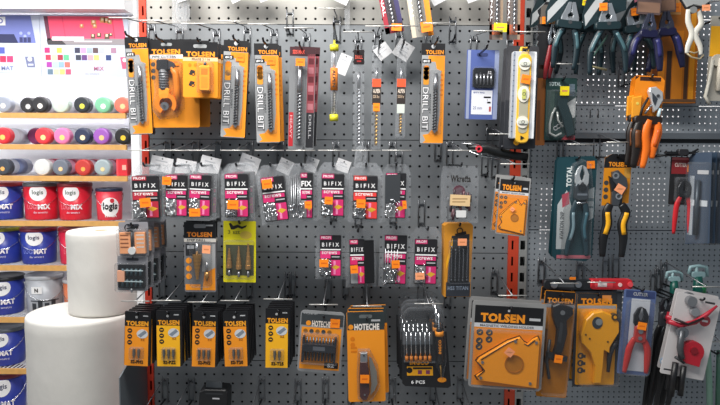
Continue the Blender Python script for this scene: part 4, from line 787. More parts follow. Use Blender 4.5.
for i in range(9):
    b = K.mb('screwdriver_bit', 'case'); x = 309.5 + i * 3.2; b.tube([(x, 337, 4), (x, 340, 4), (x, 340.2, 4), (x, 345, 4), (x, 356, 4), (x, 361, 4)], [.7, .8, 1.15, 1.15, 1.15, .8], DSTEEL, 6)
K.blister(303.5, 333, 341, 363.5, 10.5, 2, 3); K.sticker(336, 322.5, 9.5, 9, 1.2, 0); K.done()
# knife
K = Item('knife_card', 'orange card with a brown handled folding knife and silver blade', 'knife', 366, 312, -.20, -1.5)
c = K.mb('backing_card'); c.rr(346.5, 311, 384, 404, 0, .7, ORANGE, 2); c.q(347, 311.5, 384, 330, .8, M('#30383A', .4)); c.text('HOTECHE', 354, 323.5, 379, 330.3, .95, M('#E8E0D8', .5), .05); c.disc(350.5, 327, 2.6, .8, .95, ORANGE, 12); c.rr(359, 314.5, 372, 318, .8, .9, M('#6A7072', .4), 1.5); c.q(371, 319.5, 380, 321.5, .95, LGREY)
for i in range(2): c.disc(352, 339 + i * 6, 2.3, .8, .9, DORANGE, 12)
for i in range(2): c.q(350, 347 + i * 4, 356, 349 + i * 4, .9, DORANGE)
t = K.mb('knife_handle', None, 'dark brown knife handle'); t.prism([(359, 360), (366, 360), (367.5, 370), (368, 392), (365, 399.5), (361, 400), (358, 396), (358, 374)], 2, 8, M('#4A2A2C', .45), 1); t.prism([(359.5, 351.5), (366.5, 351.5), (366.5, 361), (359, 361)], 2.5, 7.5, M('#9A9EA4', .3, .6), .6); t.disc(363, 354, 1, 7.5, 8, DGREY, 8); t.disc(363, 394, 1, 8, 8.5, STEEL, 8)
b = K.mb('blade', None, 'silver curved blade'); b.prism([(368, 356), (370.5, 358), (375.5, 372), (376, 384), (373, 391), (368.5, 396), (370, 384)], 3, 4.5, M('#A8A49C', .3, .7))
K.blister(0, 0, 0, 0, 9, 2, 3, pts=[(357, 349), (369, 349), (377, 366), (378.5, 386), (371, 399), (364, 402.5), (356, 398), (355.5, 372)]); K.sticker(363.3, 377, 9, 8.5, 10.2, 2); K.done()
K.stack(2, .022, 'folding knife card, one behind the front card', 'folding knife cards', .0035, .002)
# INGCO screwdriver sets
K = Item('screwdriver_set', 'clear topped black and orange screwdriver set with fanned copies behind, front one', 'screwdriver set', 424, 306, -.19, -1.5, -3)
c = K.mb('backing_card'); c.prism([(401, 332), (446, 332), (450, 388), (447, 390), (404, 388), (401, 385)], 0, .7, M('#1C1D20', .45)); c.q(402, 332, 432, 345, .8, M('#55585C', .4)); c.flat([(403, 361), (433, 361), (434, 366.5), (404, 366.5)], .85, BLACK); c.text('INGCO', 409, 361.2, 428, 366, 1, M('#F2A020', .5), .055)
c.q(406, 367.5, 432, 377, .9, M('#E8A41C', .5)); c.q(412, 368.5, 431, 370.5, 1, INK)
for x in (419, 427): c.q(x - 2, 371.5, x + 2, 375.5, 1, M('#7A3A5A', .5))
c.disc(408.5, 371.5, 3, .95, 1.05, BLACK, 12); c.text('6 PCS', 410, 382, 424, 385.5, 1, WHITE, .03); c.disc(441, 381.5, 4.5, .85, 1.0, ORANGE, 14, 2.6)
for i in range(6):
    b = K.mb('screwdriver_shaft'); x = 406 + i * 4.6; b.tube([(x, 332, 4), (x, 358, 4)], .7, CHROME, 6); b.tube([(x, 356, 4), (x, 361, 4)], 1.7, M('#C2701C', .4), 8)
s = K.mb('screwdriver', None, 'black and orange screwdriver'); s.tube([(438, 312, 5), (438.5, 330, 5), (439, 336, 5)], [1, 1, 1], CHROME, 8); s.tube([(438.5, 326, 5), (438.5, 329, 5), (438.6, 331, 5), (438.8, 342, 5), (439, 350, 5), (439.2, 361, 5), (439.4, 364, 5)], [2, 3.2, 3, 4.2, 3.2, 3.4, 1.6], M('#1B1C1F', .4), 10)
s.tube([(438.6, 330.5, 5), (438.7, 335, 5)], 4.3, ORANGE, 10); s.text('INGCO', 437.4, 338, 440.2, 352, 9.5, ORANGE, .04, 90); s.tube([(439.4, 364, 5), (440, 377, 5)], [.9, .8], BRASS, 6)
K.blister(0, 0, 0, 0, 9, 2, 3, c=.6, pts=[(403, 312), (408, 307), (438, 306), (443, 309), (445.5, 360), (441, 379), (434, 362), (403, 361)]); K.done()
K.stack(4, .026, 'black and orange screwdriver set, one of the copies behind the front one', 'screwdriver sets on one hook', -.0015, .0035)
# angle magnet
def magnet(label, x0, y0, x1, y1, depth, tilt, s=1.0, yaw=0, back=0, text=True, grp=''):
    cx = (x0 + x1) / 2; K = Item('magnet_blister', label, 'tool pack', cx, y0, depth, tilt, yaw); W_, H_ = x1 - x0, y1 - y0; g = lambda fx, fy: (x0 + fx * W_, y0 + fy * H_)
    c = K.mb('backing_card'); c.rr(x0, y0, x1, y1, 0, .8, M('#8C8C8C', .4), 3 * s); c.q(*g(.04, .05), *g(.965, .25), .9, BLACK); c.text('TOLSEN', *g(.12, .135), *g(.72, .235), 1.05, ORANGE, .06); c.q(*g(.78, .17), *g(.93, .20), 1.05, LGREY)
    c.q(*g(.04, .255), *g(.965, .30), .95, M('#C6C8CC', .4)); c.text('MAGNETIC WELDING HOLDER', *g(.12, .265), *g(.85, .292), 1.05, DGREY, .01); c.disc(*g(.5, .10), 1.3 * s, .95, 1.05, LGREY, 10)
    c.q(*g(.04, .30), *g(.965, .975), .9, M('#E0840E', .45))
    for i, (a, b) in enumerate(((.12, .36), (.25, .36), (.12, .46), (.25, .44), (.12, .53))): c.disc(*g(a, b), 3.4 * s, .95, 1.05, DGREY, 14); c.flat([(g(a, b)[0] - 1.6 * s, g(a, b)[1] + s), (g(a, b)[0] + 1.6 * s, g(a, b)[1] - 1.4 * s), (g(a, b)[0] + s, g(a, b)[1] + 1.3 * s)], 1.1, M('#C88A30', .5))
    t = K.mb('magnet', None, 'orange steel magnet with a round hole')
    out = [g(.50, .44), g(.66, .385), g(.72, .44), g(.77, .46), g(.84, .40), g(.90, .375), g(.93, .42), g(.925, .955), g(.14, .905), g(.10, .86), g(.20, .80), g(.19, .77), g(.10, .69), g(.13, .65)]
    mx_ = sum(q_[0] for q_ in out) / len(out); my_ = sum(q_[1] for q_ in out) / len(out)
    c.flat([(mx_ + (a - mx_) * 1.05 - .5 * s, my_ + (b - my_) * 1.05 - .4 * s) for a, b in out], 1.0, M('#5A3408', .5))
    hx, hy = g(.60, .69); hr = .13 * W_; t.prism(out, 1.2, 5.5 * s, M('#F2981C', .4, .0), .8)
    t.ring(hx, hy, hr * .86, hr, 5.5 * s, 6.2 * s, M('#A8640E', .5), 24); t.disc(hx, hy, hr * .86, 5.5 * s, 5.6 * s, M('#B06E14', .6), 24)
    t.tube([(*g(.15, .665), 5.6 * s), (*g(.5, .455), 5.6 * s), (*g(.63, .40), 5.6 * s)], .5 * s, INK, 4); t.tube([(*g(.72, .45), 5.6 * s), (*g(.77, .47), 5.6 * s), (*g(.86, .405), 5.6 * s)], .6 * s, INK, 4); t.tube([(*g(.11, .70), 5.6 * s), (*g(.205, .785), 5.6 * s), (*g(.12, .86), 5.6 * s)], .6 * s, INK, 4)
    for a, b in ((.17, .69), (.16, .87), (.83, .90), (.88, .43), (.60, .43)): r_ = K.mb('rivet', 'magnet'); r_.disc(*g(a, b), 1.5 * s, 5.4 * s, 6.4 * s, STEEL, 10)
    K.blister(x0 + W_ * .03, y0 + H_ * .315, x1 - W_ * .03, y1 - H_ * .02, 9 * s, 2, 3 * s); K.sticker(*g(.52, .545), 8 * s, 7.5 * s, 9.3 * s, 35, STICKP, 'pale orange price sticker'); K.done()
    if back: K.stack(back, .03, 'angle magnet blister behind the front one ' + grp, 'angle magnet blisters ' + grp, -.002, .002)
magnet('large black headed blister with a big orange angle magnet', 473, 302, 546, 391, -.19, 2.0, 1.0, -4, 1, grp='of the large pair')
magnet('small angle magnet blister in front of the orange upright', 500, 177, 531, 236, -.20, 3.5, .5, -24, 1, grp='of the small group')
hook(510, 309, -.19, 'peg hook holding the large angle magnet blister', .2); hook(512, 180, -.20, 'peg hook holding the small angle magnet blisters', .21)
K = Item('curved_handle_tool', 'black curved handle with a red ring at its tip, lying across the orange upright', 'hand tool', 478, 149, -.13, 0)
h = K.mb('handle', None, 'black curved rubber handle'); h.tube([(468, 146.5, 2), (478, 148.5, 2), (486, 148, 2), (498, 152, 2), (512, 155.5, 2), (527, 157, 2)], [3, 4.8, 5.2, 4.8, 4.2, 4], M('#16181A', .35), 12); h.tube([(466, 143, 2), (480, 146, 2)], [2.0, 3], M('#2A2C2E', .4), 8)
h = K.mb('ring', 'handle', 'red ring'); h.ring(477.5, 149, 1.6, 3.4, 6.5, 8, M('#D83A48', .4), 18); h = K.mb('wire', None, 'pale wire jaws'); h.tube([(461, 143.5, 5), (480, 145, 6)], .6, CHROME, 6); h.tube([(466, 150, 5), (480, 156, 6), (500, 159, 6)], .6, CHROME, 6); K.done()
hook(500, 150, -.13, 'peg hook under the black curved handle', .14)
# empty hooks low on the panel and between packs
for x, y, lab, L in ((290, 300, 'empty peg hook right of the fifth bit card', .06), (450, 310, 'empty peg hook under the tall orange box', .06), (345, 300, 'empty peg hook above the knife card', .06)):
    hook(x, y, -L, lab, L, bar=False)
for i, x in enumerate((146, 175, 252, 292, 322, 350, 395, 440, 470)):
    hook(x, 424 + (i % 2) * 2, -.16, 'bare chrome peg hook in the lowest row, cut by the bottom edge', .17, 'bare peg hooks in the lowest row')
for x, y in ((288, 30), (455, 38), (400, 175), (440, 160), (488, 175)):
    hook(x, y, -.05, 'short peg bracket between packs with nothing on it', .045, 'short empty brackets', bar=False)
K = Item('black_case', 'black plastic case at the bottom edge below the third bit card', 'box', 212, 388, -.15, 2)
c = K.mb('body'); c.prism([(201, 390), (206, 387.5), (227, 387.5), (229, 390), (229, 440), (198, 440)], -14, 6, M('#1A1B1E', .4), 1); c.q(207, 391, 224, 392, 6.1, M('#3A3C40', .5)); c.q(214, 395.5, 221, 397, 6.1, M('#B8B8BC', .5)); c.box(206, 381, -1, 222, 388, 0, M('#606468', .4)); K.done()
# ------------------------------------------------------------------ right bay
def jaws(K, name, cx, y0, hl, hw, mat, c=4, kind='comb', label=None, rot=0):
    """head of a plier, seen from the front, tip up; y0 tip, hl head length, hw half width at the pivot"""
    t = K.mb(name, None, label); py = y0 + hl; ca, sa = math.cos(R(rot)), math.sin(R(rot))
    T = lambda x, y: (cx + (x - cx) * ca - (y - py) * sa, py + (x - cx) * sa + (y - py) * ca)
    for s in (-1, 1):
        if kind == 'comb': o = [(cx + s * .4, y0), (cx + s * hw * .35, y0), (cx + s * hw * .62, y0 + hl * .35), (cx + s * hw * .95, y0 + hl * .72), (cx + s * hw, py), (cx + s * hw * .7, py + hl * .3), (cx + s * .2, py + hl * .1), (cx + s * hw * .3, y0 + hl * .62), (cx + s * .4, y0 + hl * .5)]
        elif kind == 'cut': o = [(cx + s * .3, y0), (cx + s * hw * .55, y0 + hl * .1), (cx + s * hw * 1.05, y0 + hl * .5), (cx + s * hw, py), (cx + s * hw * .6, py + hl * .25), (cx + s * .2, py), (cx + s * hw * .4, y0 + hl * .5)]
        else: o = [(cx + s * .3, y0), (cx + s * hw * .28, y0), (cx + s * hw * .5, y0 + hl * .4), (cx + s * hw * .8, py - hl * .2), (cx + s * hw * .8, py), (cx + s * .2, py + hl * .1)]
        o = [T(*p) for p in o]; t.prism(o if s > 0 else o[::-1], c - 1.5 + .3 * s, c + 1.8 + .3 * s, mat, .5)
    t.disc(*T(cx, py), hw * .5, c - 2, c + 2.8, mat, 16); t.disc(*T(cx, py), hw * .22, c + 2.8, c + 3.2, DGREY, 10); return py
def grip(K, pts, w0, mat, c=4, stripe=None, name='handle', label=None, flat=.6):
    h = K.mb(name, None, label); n = len(pts); rs = [w0 * (.7 + .3 * math.sin(math.pi * min(1, i / (n - 1) * 1.1))) for i in range(n)]; rs[-1] *= .8
    # smooth the polyline
    P3 = [(x, y, c) for x, y in pts]; Q = []; RR = []
    for i in range(n - 1):
        for k in range(4):
            t = k / 4; p0, p1, p2, p3 = P3[max(i - 1, 0)], P3[i], P3[i + 1], P3[min(i + 2, n - 1)]
            Q.append(tuple(.5 * (2 * b + (-a + c_) * t + (2 * a - 5 * b + 4 * c_ - d) * t * t + (-a + 3 * b - 3 * c_ + d) * t ** 3) for a, b, c_, d in zip(p0, p1, p2, p3))); RR.append(rs[i] + (rs[i + 1] - rs[i]) * t)
    Q.append(P3[-1]); RR.append(rs[-1]); h.tube(Q, RR, mat, 10, flat)
    if stripe:
        k0, k1 = len(Q) // 4, len(Q) * 3 // 4; h.tube([(x, y, z + w0 * .35) for x, y, z in Q[k0:k1]], [r * .55 for r in RR[k0:k1]], stripe, 8, .7)
    return h
TEALH = M('#12272F', .42); TEALD = M('#10282E', .45); SILV = M('#AEB4BA', .3, .7)

# teal plier packs cut by the top edge
def teal_pliers(label, cx, y0, L, sp, depth, tilt, card_t, sx, sy, smat=STICK, kind='comb', yaw=0):
    K = Item('pliers', label, 'pliers', cx, y0 - 26, depth, tilt, yaw)
    c = K.mb('backing_card'); c.prism([(cx - 14, y0 - 26), (cx + 22, y0 - 26), (cx + 20, y0 + 6), (cx - 8, y0 + 16), (cx - 22, y0 + 24), (cx - 24, y0 + 10)], 0, .7, TEALD); c.flat([(cx + 2, y0 - 22), (cx + 16, y0 - 24), (cx - 4, y0 - 2), (cx - 21, y0 + 21), (cx - 22, y0 + 10)], .8, M('#B4B8BA', .5)); c.text('TOTAL', cx - 6, y0 - 20, cx + 12, y0 - 13, .95, WHITE, .04)
    c.flat([(cx + 2, y0 - 8), (cx + 18, y0 - 12), (cx + 18, y0 - 8), (cx + 2, y0 - 4)], .85, M('#B06878', .5))
    jaws(K, 'jaws', cx, y0, 20, 9, SILV, 5, kind, 'steel jaws'); py = y0 + 20
    grip(K, [(cx - 4, py + 3), (cx - 8 - sp * .3, py + 12), (cx - 10 - sp, py + L * .55), (cx - 9 - sp * 1.3, py + L)], 3.7, TEALH, 5, M('#46666E', .35))
    grip(K, [(cx + 4, py + 3), (cx + 8 + sp * .3, py + 12), (cx + 10 + sp, py + L * .55), (cx + 9 + sp * 1.3, py + L)], 3.7, TEALH, 5, M('#46666E', .35))
    b = K.mb('guard', None, 'dark teal collar'); b.rr(cx - 13, py - 2, cx + 13, py + 6, 2, 8, TEALD, 3, 1)
    if sx is not None: K.sticker(sx, sy, 8, 7.5, 9, 0, smat, 'yellow price sticker' if smat is YEL else 'orange price sticker')
    K.done(); return K
teal_pliers('teal handled pliers under the yellow sticker, leftmost of the teal row', 574, 3, 46, 1, -.12, 6, 0, 587, 2, YEL)
teal_pliers('teal handled pliers with wide open handles, middle of the teal row', 606, 4, 50, 7, -.15, -2, 0, 600, 8)
teal_pliers('teal handled pliers at the right end of the teal row', 630, 7, 44, 3, -.10, -8, 0, 628, 13, kind='cut')
teal_pliers('teal handled pliers hanging deeper behind the leftmost teal pair', 561, 8, 44, 2, -.05, 10, 0, None, None)
teal_pliers('teal handled pliers hanging deeper behind the middle teal pair', 592, 6, 48, 2, -.06, 2, 0, None, None)
teal_pliers('teal handled pliers hanging deeper between the middle and right end pairs', 619, 6, 46, 1, -.055, -4, 0, None, None)
K = Item('spring_lever', 'pale brass lever bar across the wide open teal handles', 'pliers spring', 589, 66, -.14, 0); m = K.mb('lever'); m.tube([(588, 66, 2), (606, 70, 2)], 1.2, M('#9A9270', .4, .4)); m.tube([(606, 36, 2), (590, 60, 2), (588, 66, 2)], 1.1, M('#5A7A70', .4, .4)); K.done()

# dark red handled pliers in black pack
K = Item('pliers_pack', 'black serrated pack with silver jaws and dark red handles, right of the slotted grey strip', 'pliers', 551, -2, -.10, 0)
c = K.mb('backing_card'); o = [(538, 10)] + [(538 + (1.6 if i % 2 else 0), 12 + i * 3.2) for i in range(16)] + [(540, 64), (556, 64), (556, 2), (546, 2)]; c.prism(o, 0, .8, BLACK); c.rr(541, 5, 557, 24, .9, 2, M('#5C5650', .5), 3); c.q(540, 17, 556, 24, 2.1, M('#8C6A4A', .5))
jaws(K, 'jaws', 552, 25, 16, 4.6, CHROME, 5, 'comb', 'shiny steel jaws'); grip(K, [(550.5, 45), (549, 56), (547, 66), (545.5, 79)], 2.8, M('#7E1820', .35), 5, name='handle', label='dark red handle'); grip(K, [(554, 45), (554, 56), (552, 66), (550, 78)], 2.6, M('#6A141C', .35), 5, name='handle', label='dark red handle')
K.sticker(546, 20.5, 8, 7, 3, 0); K.done(); hook(550, -4, -.10, 'peg hook holding the pack with dark red handles', .12)
K = Item('tool_card', 'narrow orange brown card beside the spirit level', 'tool pack', 541, 62, -.09, -.5); c = K.mb('backing_card'); c.rr(536, 62, 546, 145, 0, .8, M('#A06028', .5), 1); c.q(537, 64, 545, 78, .9, M('#3A2A20', .5)); c.q(538, 100, 541, 140, .9, M('#7A4A26', .5)); K.done()

# green pack with yellow sticker
K = Item('pliers_pack', 'green carded pack with thin white bent jaws and a yellow sticker', 'pliers', 561, 78, -.10, .3)
c = K.mb('backing_card'); c.rr(546, 78, 577, 140, 0, .7, M('#1E3E3C', .45), 1.5); c.text('TOTAL', 549, 82, 561, 86, .85, M('#C0D0D0', .5), .04); c.flat([(566, 104), (576.5, 97), (576.5, 116), (574, 118)], .8, M('#C8CCCC', .5)); c.flat([(567, 135), (577, 135), (577, 139.5), (563, 139.5)], .8, M('#A8404A', .5)); c.q(547, 90, 555, 132, .8, M('#48605A', .5)); c.q(569, 84, 575, 96, .8, M('#60707C', .5))
for i in range(4): c.ring(557 + i * 3, 128 - i * 2, 1.5, 2.3, .8, .95, LGREY, 10)
t = K.mb('wrench', None, 'dark green wrench body'); t.prism([(559, 92), (566, 92), (567, 104), (572, 116), (575, 134), (568, 137), (562, 118), (557, 106)], 2, 6, M('#183034', .4), 1)
t = K.mb('steel_arm', None, 'bent pale steel arm'); t.tube([(555, 108, 5), (552, 114, 5), (550, 124, 5), (550, 133, 5), (556, 136, 5), (562, 133, 5)], 1.1, M('#D4D8D4', .3, .4)); t.tube([(557, 112, 5), (558, 120, 5), (563, 127, 5)], 1, M('#D4D8D4', .3, .4))
K.blister(548, 90, 575, 138, 7, 2, 3); K.sticker(562.5, 91.5, 9, 9, 8.4, 0, YEL, 'yellow price sticker'); K.done(); hook(562, 81, -.10, 'peg hook holding the green carded pack', .11)

# TOTAL snips
K = Item('snips_pack', 'clear blister with large silver snips and teal handles on a dark card', 'pliers', 576, 157, -.13, .4)
c = K.mb('backing_card'); c.prism([(559, 158), (594, 156), (597, 160), (596, 258), (590, 262), (558, 260), (555, 256), (557, 162)], 0, .7, M('#1C434C', .4)); c.flat([(559, 205), (568, 190), (573, 206), (571, 250), (559, 250)], .8, M('#B8BEC0', .5)); c.flat([(588, 190), (595.5, 187), (595.5, 218), (589, 222)], .8, M('#A9B4B8', .5)); c.q(588, 198, 595, 201, .9, M('#5A7078', .5)); c.q(588, 206, 595, 208, .9, M('#5A7078', .5))
c.text('TOTAL', 567, 166, 572.5, 187, .85, M('#D8E0E0', .5), .05, 90); c.flat([(563, 195), (570, 192), (571, 204), (564, 208)], .85, M('#A84858', .5)); c.q(560, 256, 594, 259.5, .85, M('#C06874', .5)); c.text('AVIATION SNIP', 562, 212, 566, 240, .9, DGREY, .02, 90)
j = jaws(K, 'snip_head', 580.5, 165, 18, 6.4, M('#C4C9CC', .25, .4), 6, 'cut', 'silver snip head'); t = K.mb('snip_body', None, 'dark joint of the snips'); t.rr(574, 183, 587.5, 200, 2, 8, M('#50585E', .35, .6), 3, 1); t.disc(580.8, 187, 4, 8, 9, M('#30363A', .35, .5), 16); t.tube([(576, 203, 6), (586, 202, 6)], 1.2, CHROME); t.q(576, 193, 586, 195, 8.2, CHROME)
grip(K, [(577, 200), (573.5, 212), (574, 228), (570, 244), (568.5, 256)], 3.4, M('#233C46', .4), 5, M('#7E98A2', .3)); grip(K, [(584, 200), (587, 212), (585, 228), (587.5, 244), (589, 256)], 3.4, M('#233C46', .4), 5, M('#3C6472', .4))  # paler stripe on the left grip paints a silver highlight
K.blister(0, 0, 0, 0, 9, 2, 3, pts=[(572, 164), (581, 159), (589, 164), (592, 190), (592, 258), (564, 259), (565, 210), (571, 190)]); K.sticker(590.5, 164.5, 8, 7.5, 1.6, -4); K.done(); K.stack(1, .025, 'large snips blister behind the front one, edge showing', 'snips blisters', .004, .001)
hook(576, 160, -.13, 'peg hook holding the large snips', .14)

# black and yellow water pump pliers
K = Item('pump_pliers', 'pump pliers with black and yellow handles hanging below an orange card', 'pliers', 617, 155, -.14, 1)
c = K.mb('backing_card'); c.prism([(605, 158), (612, 154), (631, 154), (632, 157), (631, 203), (604, 206)], 0, .7, M('#D98A12', .45)); c.prism([(605, 158), (612, 154), (631, 154), (632, 157), (632, 167), (604.5, 168)], .7, .85, BLACK); c.text('TOLSEN', 609, 162, 627, 166.6, 1, ORANGE, .05); c.flat([(625, 168), (631.5, 168), (631, 178), (625, 178)], .8, M('#C8923A', .5))
for i in range(3): c.disc(607.5, 183 + i * 7, 2.4, .75, .9, DGREY, 12)
t = K.mb('head', None, 'grey slip jaw head'); gm = M('#63676C', .32, .75)
t.prism([(611, 172), (617, 170), (626, 178), (627.5, 187), (622, 196), (619, 206), (612, 206), (612, 192), (618, 186), (612, 180)], 2, 6, gm, .8); t.prism([(609, 176), (616, 182), (623, 190), (623, 205), (617, 205), (612, 192)], 1, 5, M('#3A3D42', .35, .7), .6); t.ring(614.5, 175.5, 1.8, 3.4, 6, 6.6, M('#A8ACB0', .3, .7), 14); t.ring(618.5, 196, 2, 3.2, 6, 6.8, M('#B8BCC0', .3, .7), 14)
h1 = grip(K, [(611, 204), (608, 212), (609, 224), (606, 238), (606, 257)], 5.2, M('#16171A', .4), 5, YELLOW, label='black handle with yellow stripe'); h2 = grip(K, [(622, 204), (627, 212), (624, 224), (626, 238), (625, 257)], 5.2, M('#16171A', .4), 5, YELLOW, label='black handle with yellow stripe')
K.sticker(619, 188.5, 9, 8, 7.4, 30, STICKP, 'pale orange price sticker'); K.done(); hook(617, 158, -.14, 'peg hook holding the black and yellow pump pliers', .15)

# navy pliers
def navy(label, cx, depth, tilt, y0=12):
    K = Item('pliers', label, 'pliers', cx, y0 - 30, depth, tilt); c = K.mb('backing_card'); c.rr(cx - 12, y0 - 30, cx + 12, y0 + 2, 0, .7, M('#5C4A48', .5), 1); c.q(cx - 11, y0 - 10, cx + 11, y0, .8, M('#8A6A58', .5)); c.q(cx - 9, y0 - 21, cx + 9, y0 - 18, .85, LGREY)
    jaws(K, 'jaws', cx, y0 + 2, 16, 7, M('#4A4E60', .35, .6), 5); grip(K, [(cx - 4, y0 + 20), (cx - 12, y0 + 30), (cx - 15, y0 + 44), (cx - 20, y0 + 60)], 4.8, NAVY, 5, M('#2A2C66', .4)); grip(K, [(cx + 4, y0 + 20), (cx + 10, y0 + 30), (cx + 13, y0 + 44), (cx + 15, y0 + 58)], 4.8, NAVY, 5, M('#2A2C66', .4)); K.mb('collar').rr(cx - 9, y0 + 18, cx + 9, y0 + 26, 2, 8, M('#15163A', .4), 3, 1); K.done()
navy('navy handled pliers right of the teal row, the left pair', 651, -.13, 3); navy('navy handled pliers right of the teal row, the right pair', 663, -.09, -4, 10)

# orange pliers
K = Item('pliers_pack', 'bright orange blister with silver plier head and orange and black handles', 'pliers', 649, 76, -.17, 2.5)
c = K.mb('backing_card'); c.prism([(636, 80), (641, 76), (661, 76), (665, 80), (664, 120), (635, 122)], 0, .8, M('#EE8A14', .45)); c.prism([(640, 77), (661, 77), (661, 81), (640, 81)], .8, .9, M('#3A2018', .5)); c.prism([(633, 98), (642, 96), (642, 120), (634, 118)], .9, 4, M('#EFA02C', .4), 1); c.disc(638, 104, 1.5, 4, 4.3, M('#E8D060', .5), 10)
t = K.mb('head', None, 'white silver plier head'); t.prism([(648, 88), (654, 87), (661, 92), (662, 100), (658, 108), (654, 112), (650, 100), (647, 92)], 3, 8, M('#D4D6D8', .25, .5), 1); t.prism([(650, 93), (656, 99), (654, 106), (651, 101)], 8, 8.4, M('#4A5058', .4, .5)); t.disc(656, 96, 1.6, 8, 9, DGREY, 10)
t = K.mb('joint', None, 'black joint with wires'); t.tube([(648, 98, 5), (643, 108, 5), (641, 118, 5)], 1.3, INK); t.tube([(652, 104, 5), (646, 114, 5)], 1.2, STEEL); t.rr(635, 116, 663, 124, 2, 8, M('#241A16', .4), 3, 1); t.tube([(660, 108, 6), (659, 118, 6)], 1.8, M('#B8D0D8', .3), 8)
grip(K, [(641, 122), (639, 134), (640, 148), (638, 168)], 5.8, M('#1C1614', .4), 6, M('#6A3A14', .45), label='black handle'); grip(K, [(650, 120), (647, 134), (649, 150), (647, 168)], 4.6, M('#F2741A', .4), 7, label='orange handle'); grip(K, [(659, 120), (660, 132), (657, 146), (656, 158)], 4.6, M('#F2741A', .4), 6, M('#C8560C', .4), label='orange handle')
K.done(); K.stack(1, .03, 'bright orange plier blister hidden behind the front one', 'orange plier blisters', .003, .004); hook(650, 79, -.17, 'peg hook holding the bright orange plier blister', .18, bar=False)

# orange boxed tools with white pliers
K = Item('tool_box', 'tall orange box with dark slots hanging behind the white pliers', 'tool pack', 678, -14, -.055, 0)
c = K.mb('box'); c.box(655, -14, -10, 701, 102, 0, M('#B86A14', .45)); c.q(656, 36, 661, 98, .15, M('#7A3E12', .5)); c.q(661.5, 60, 668, 100, .15, M('#D88418', .5)); c.q(670, 50, 675, 99, .15, M('#3A2416', .5)); c.q(676, 30, 686, 99, .15, M('#D27E16', .5)); c.q(688, 40, 692, 98, .15, M('#4A3020', .5)); c.q(693, 2, 698, 99, .15, M('#E09420', .5)); c.q(655, 98, 701, 101, .2, M('#6A4A30', .5)); c.q(659, -10, 682, 14, .2, M('#D8A060', .5)); c.text('TOLSEN', 662, -8, 680, -2, .35, INK, .05)
K.sticker(676, 7, 11, 9, .5, 0); K.done()
K = Item('pliers', 'white handled bent pliers in front of the tall orange box', 'pliers', 692, -8, -.17, -2)
WH = M('#D9D6CC', .35); j = K.mb('jaws', None, 'black and white jaw head'); j.prism([(678, -2), (686, -6), (704, -6), (708, 2), (700, 8), (690, 6), (684, 8)], 3, 7, M('#B8BAB8', .35, .3), 1); j.prism([(676, -4), (682, 2), (692, 6), (706, 0), (708, 6), (696, 10), (684, 9)], 2, 5, M('#2A2A2C', .4), .5); j.disc(690, 11, 3.4, 4, 8, M('#A8AAA8', .3, .5), 14)
grip(K, [(686, 10), (686, 22), (690, 34), (686, 46), (685, 53)], 3.2, WH, 5, label='white handle'); grip(K, [(696, 12), (699, 24), (693, 34), (698, 46), (699, 55)], 3.2, WH, 5, label='white handle'); r = K.mb('wire_loop'); r.tube([(684, 52, 5), (690, 57, 5), (698, 59, 5), (702, 55, 5)], .9, M('#C0B090', .4, .4)); r.tube([(684, 50, 5), (692, 53, 5), (700, 51, 5)], .8, M('#C0B090', .4, .4)); K.sticker(702, 9.5, 8, 6, 8, 0, STICKP, 'pale orange price sticker'); K.done(); hook(690, -10, -.17, 'peg hook holding the white handled pliers', .18)
K = Item('sheet_tool', 'yellow and grey tool at the right edge of the frame near the top', 'hand tool', 716, 16, -.12, 1); c = K.mb('backing_card'); c.rr(711, 16, 740, 100, 0, .7, M('#A8A49A', .45), 2); c.q(711.5, 26, 740, 56, .85, YELLOW); t = K.mb('frame'); t.tube([(714, 60, 3), (712, 80, 3), (709, 96, 3), (714, 104, 3)], 1.8, M('#C8C4B8', .4)); t.tube([(722, 58, 3), (722, 90, 3)], 3, M('#D8D0C0', .4)); t.disc(719, 60, 6, 1, 4, M('#D0C8B8', .5), 14); K.done(); hook(719, 19, -.12, 'peg hook holding the yellow and grey tool', .13)

# red handled strippers
K = Item('stripper_pack', 'black and red carded pack with two straight red handles below', 'pliers', 684.5, 155, -.16, 1)
c = K.mb('backing_card'); c.rr(671, 157, 698, 205, 0, .7, M('#1E1E20', .45), 1.5); c.q(672, 160, 697, 174, .85, M('#8A2428', .5)); c.q(672, 157.5, 697, 160, .85, M('#C06060', .5)); c.text('CUTTER', 675, 163, 687, 167, .95, M('#E0C8C0', .5), .04); c.q(675, 177, 694, 183, .85, M('#38383C', .5))
j = jaws(K, 'jaws', 684.5, 180, 14, 6.5, M('#2A2C30', .35, .5), 4, 'cut'); grip(K, [(681, 197), (678, 205), (677, 218), (676.5, 234)], 2.9, RED, 4, label='red handle'); grip(K, [(688, 197), (691, 205), (691.5, 218), (692, 233)], 2.9, RED, 4, label='red handle'); K.sticker(691.5, 168, 8, 7.5, 1.3, 0); K.blister(676, 177, 693, 203, 7, 1.5, 3); K.done()
h = hook(684, 156, -.16, 'dark peg hook holding the black and red carded pack', .18, bar=False)
K = Item('clip_bar', 'black clip bar on the hook above the red handled pack', 'hook clip', 670, 151, -.17, 0); m = K.mb('clip'); m.rr(664, 151.5, 696, 154, 0, 4, BLACK, 1, .3); m.rr(676, 149, 686, 155, 0, 6, M('#26262A', .4), 2, .5); m.tube([(650, 157, 2), (666, 155, 2), (690, 153, 2), (697, 149, 2)], 1, BLACK); K.done()
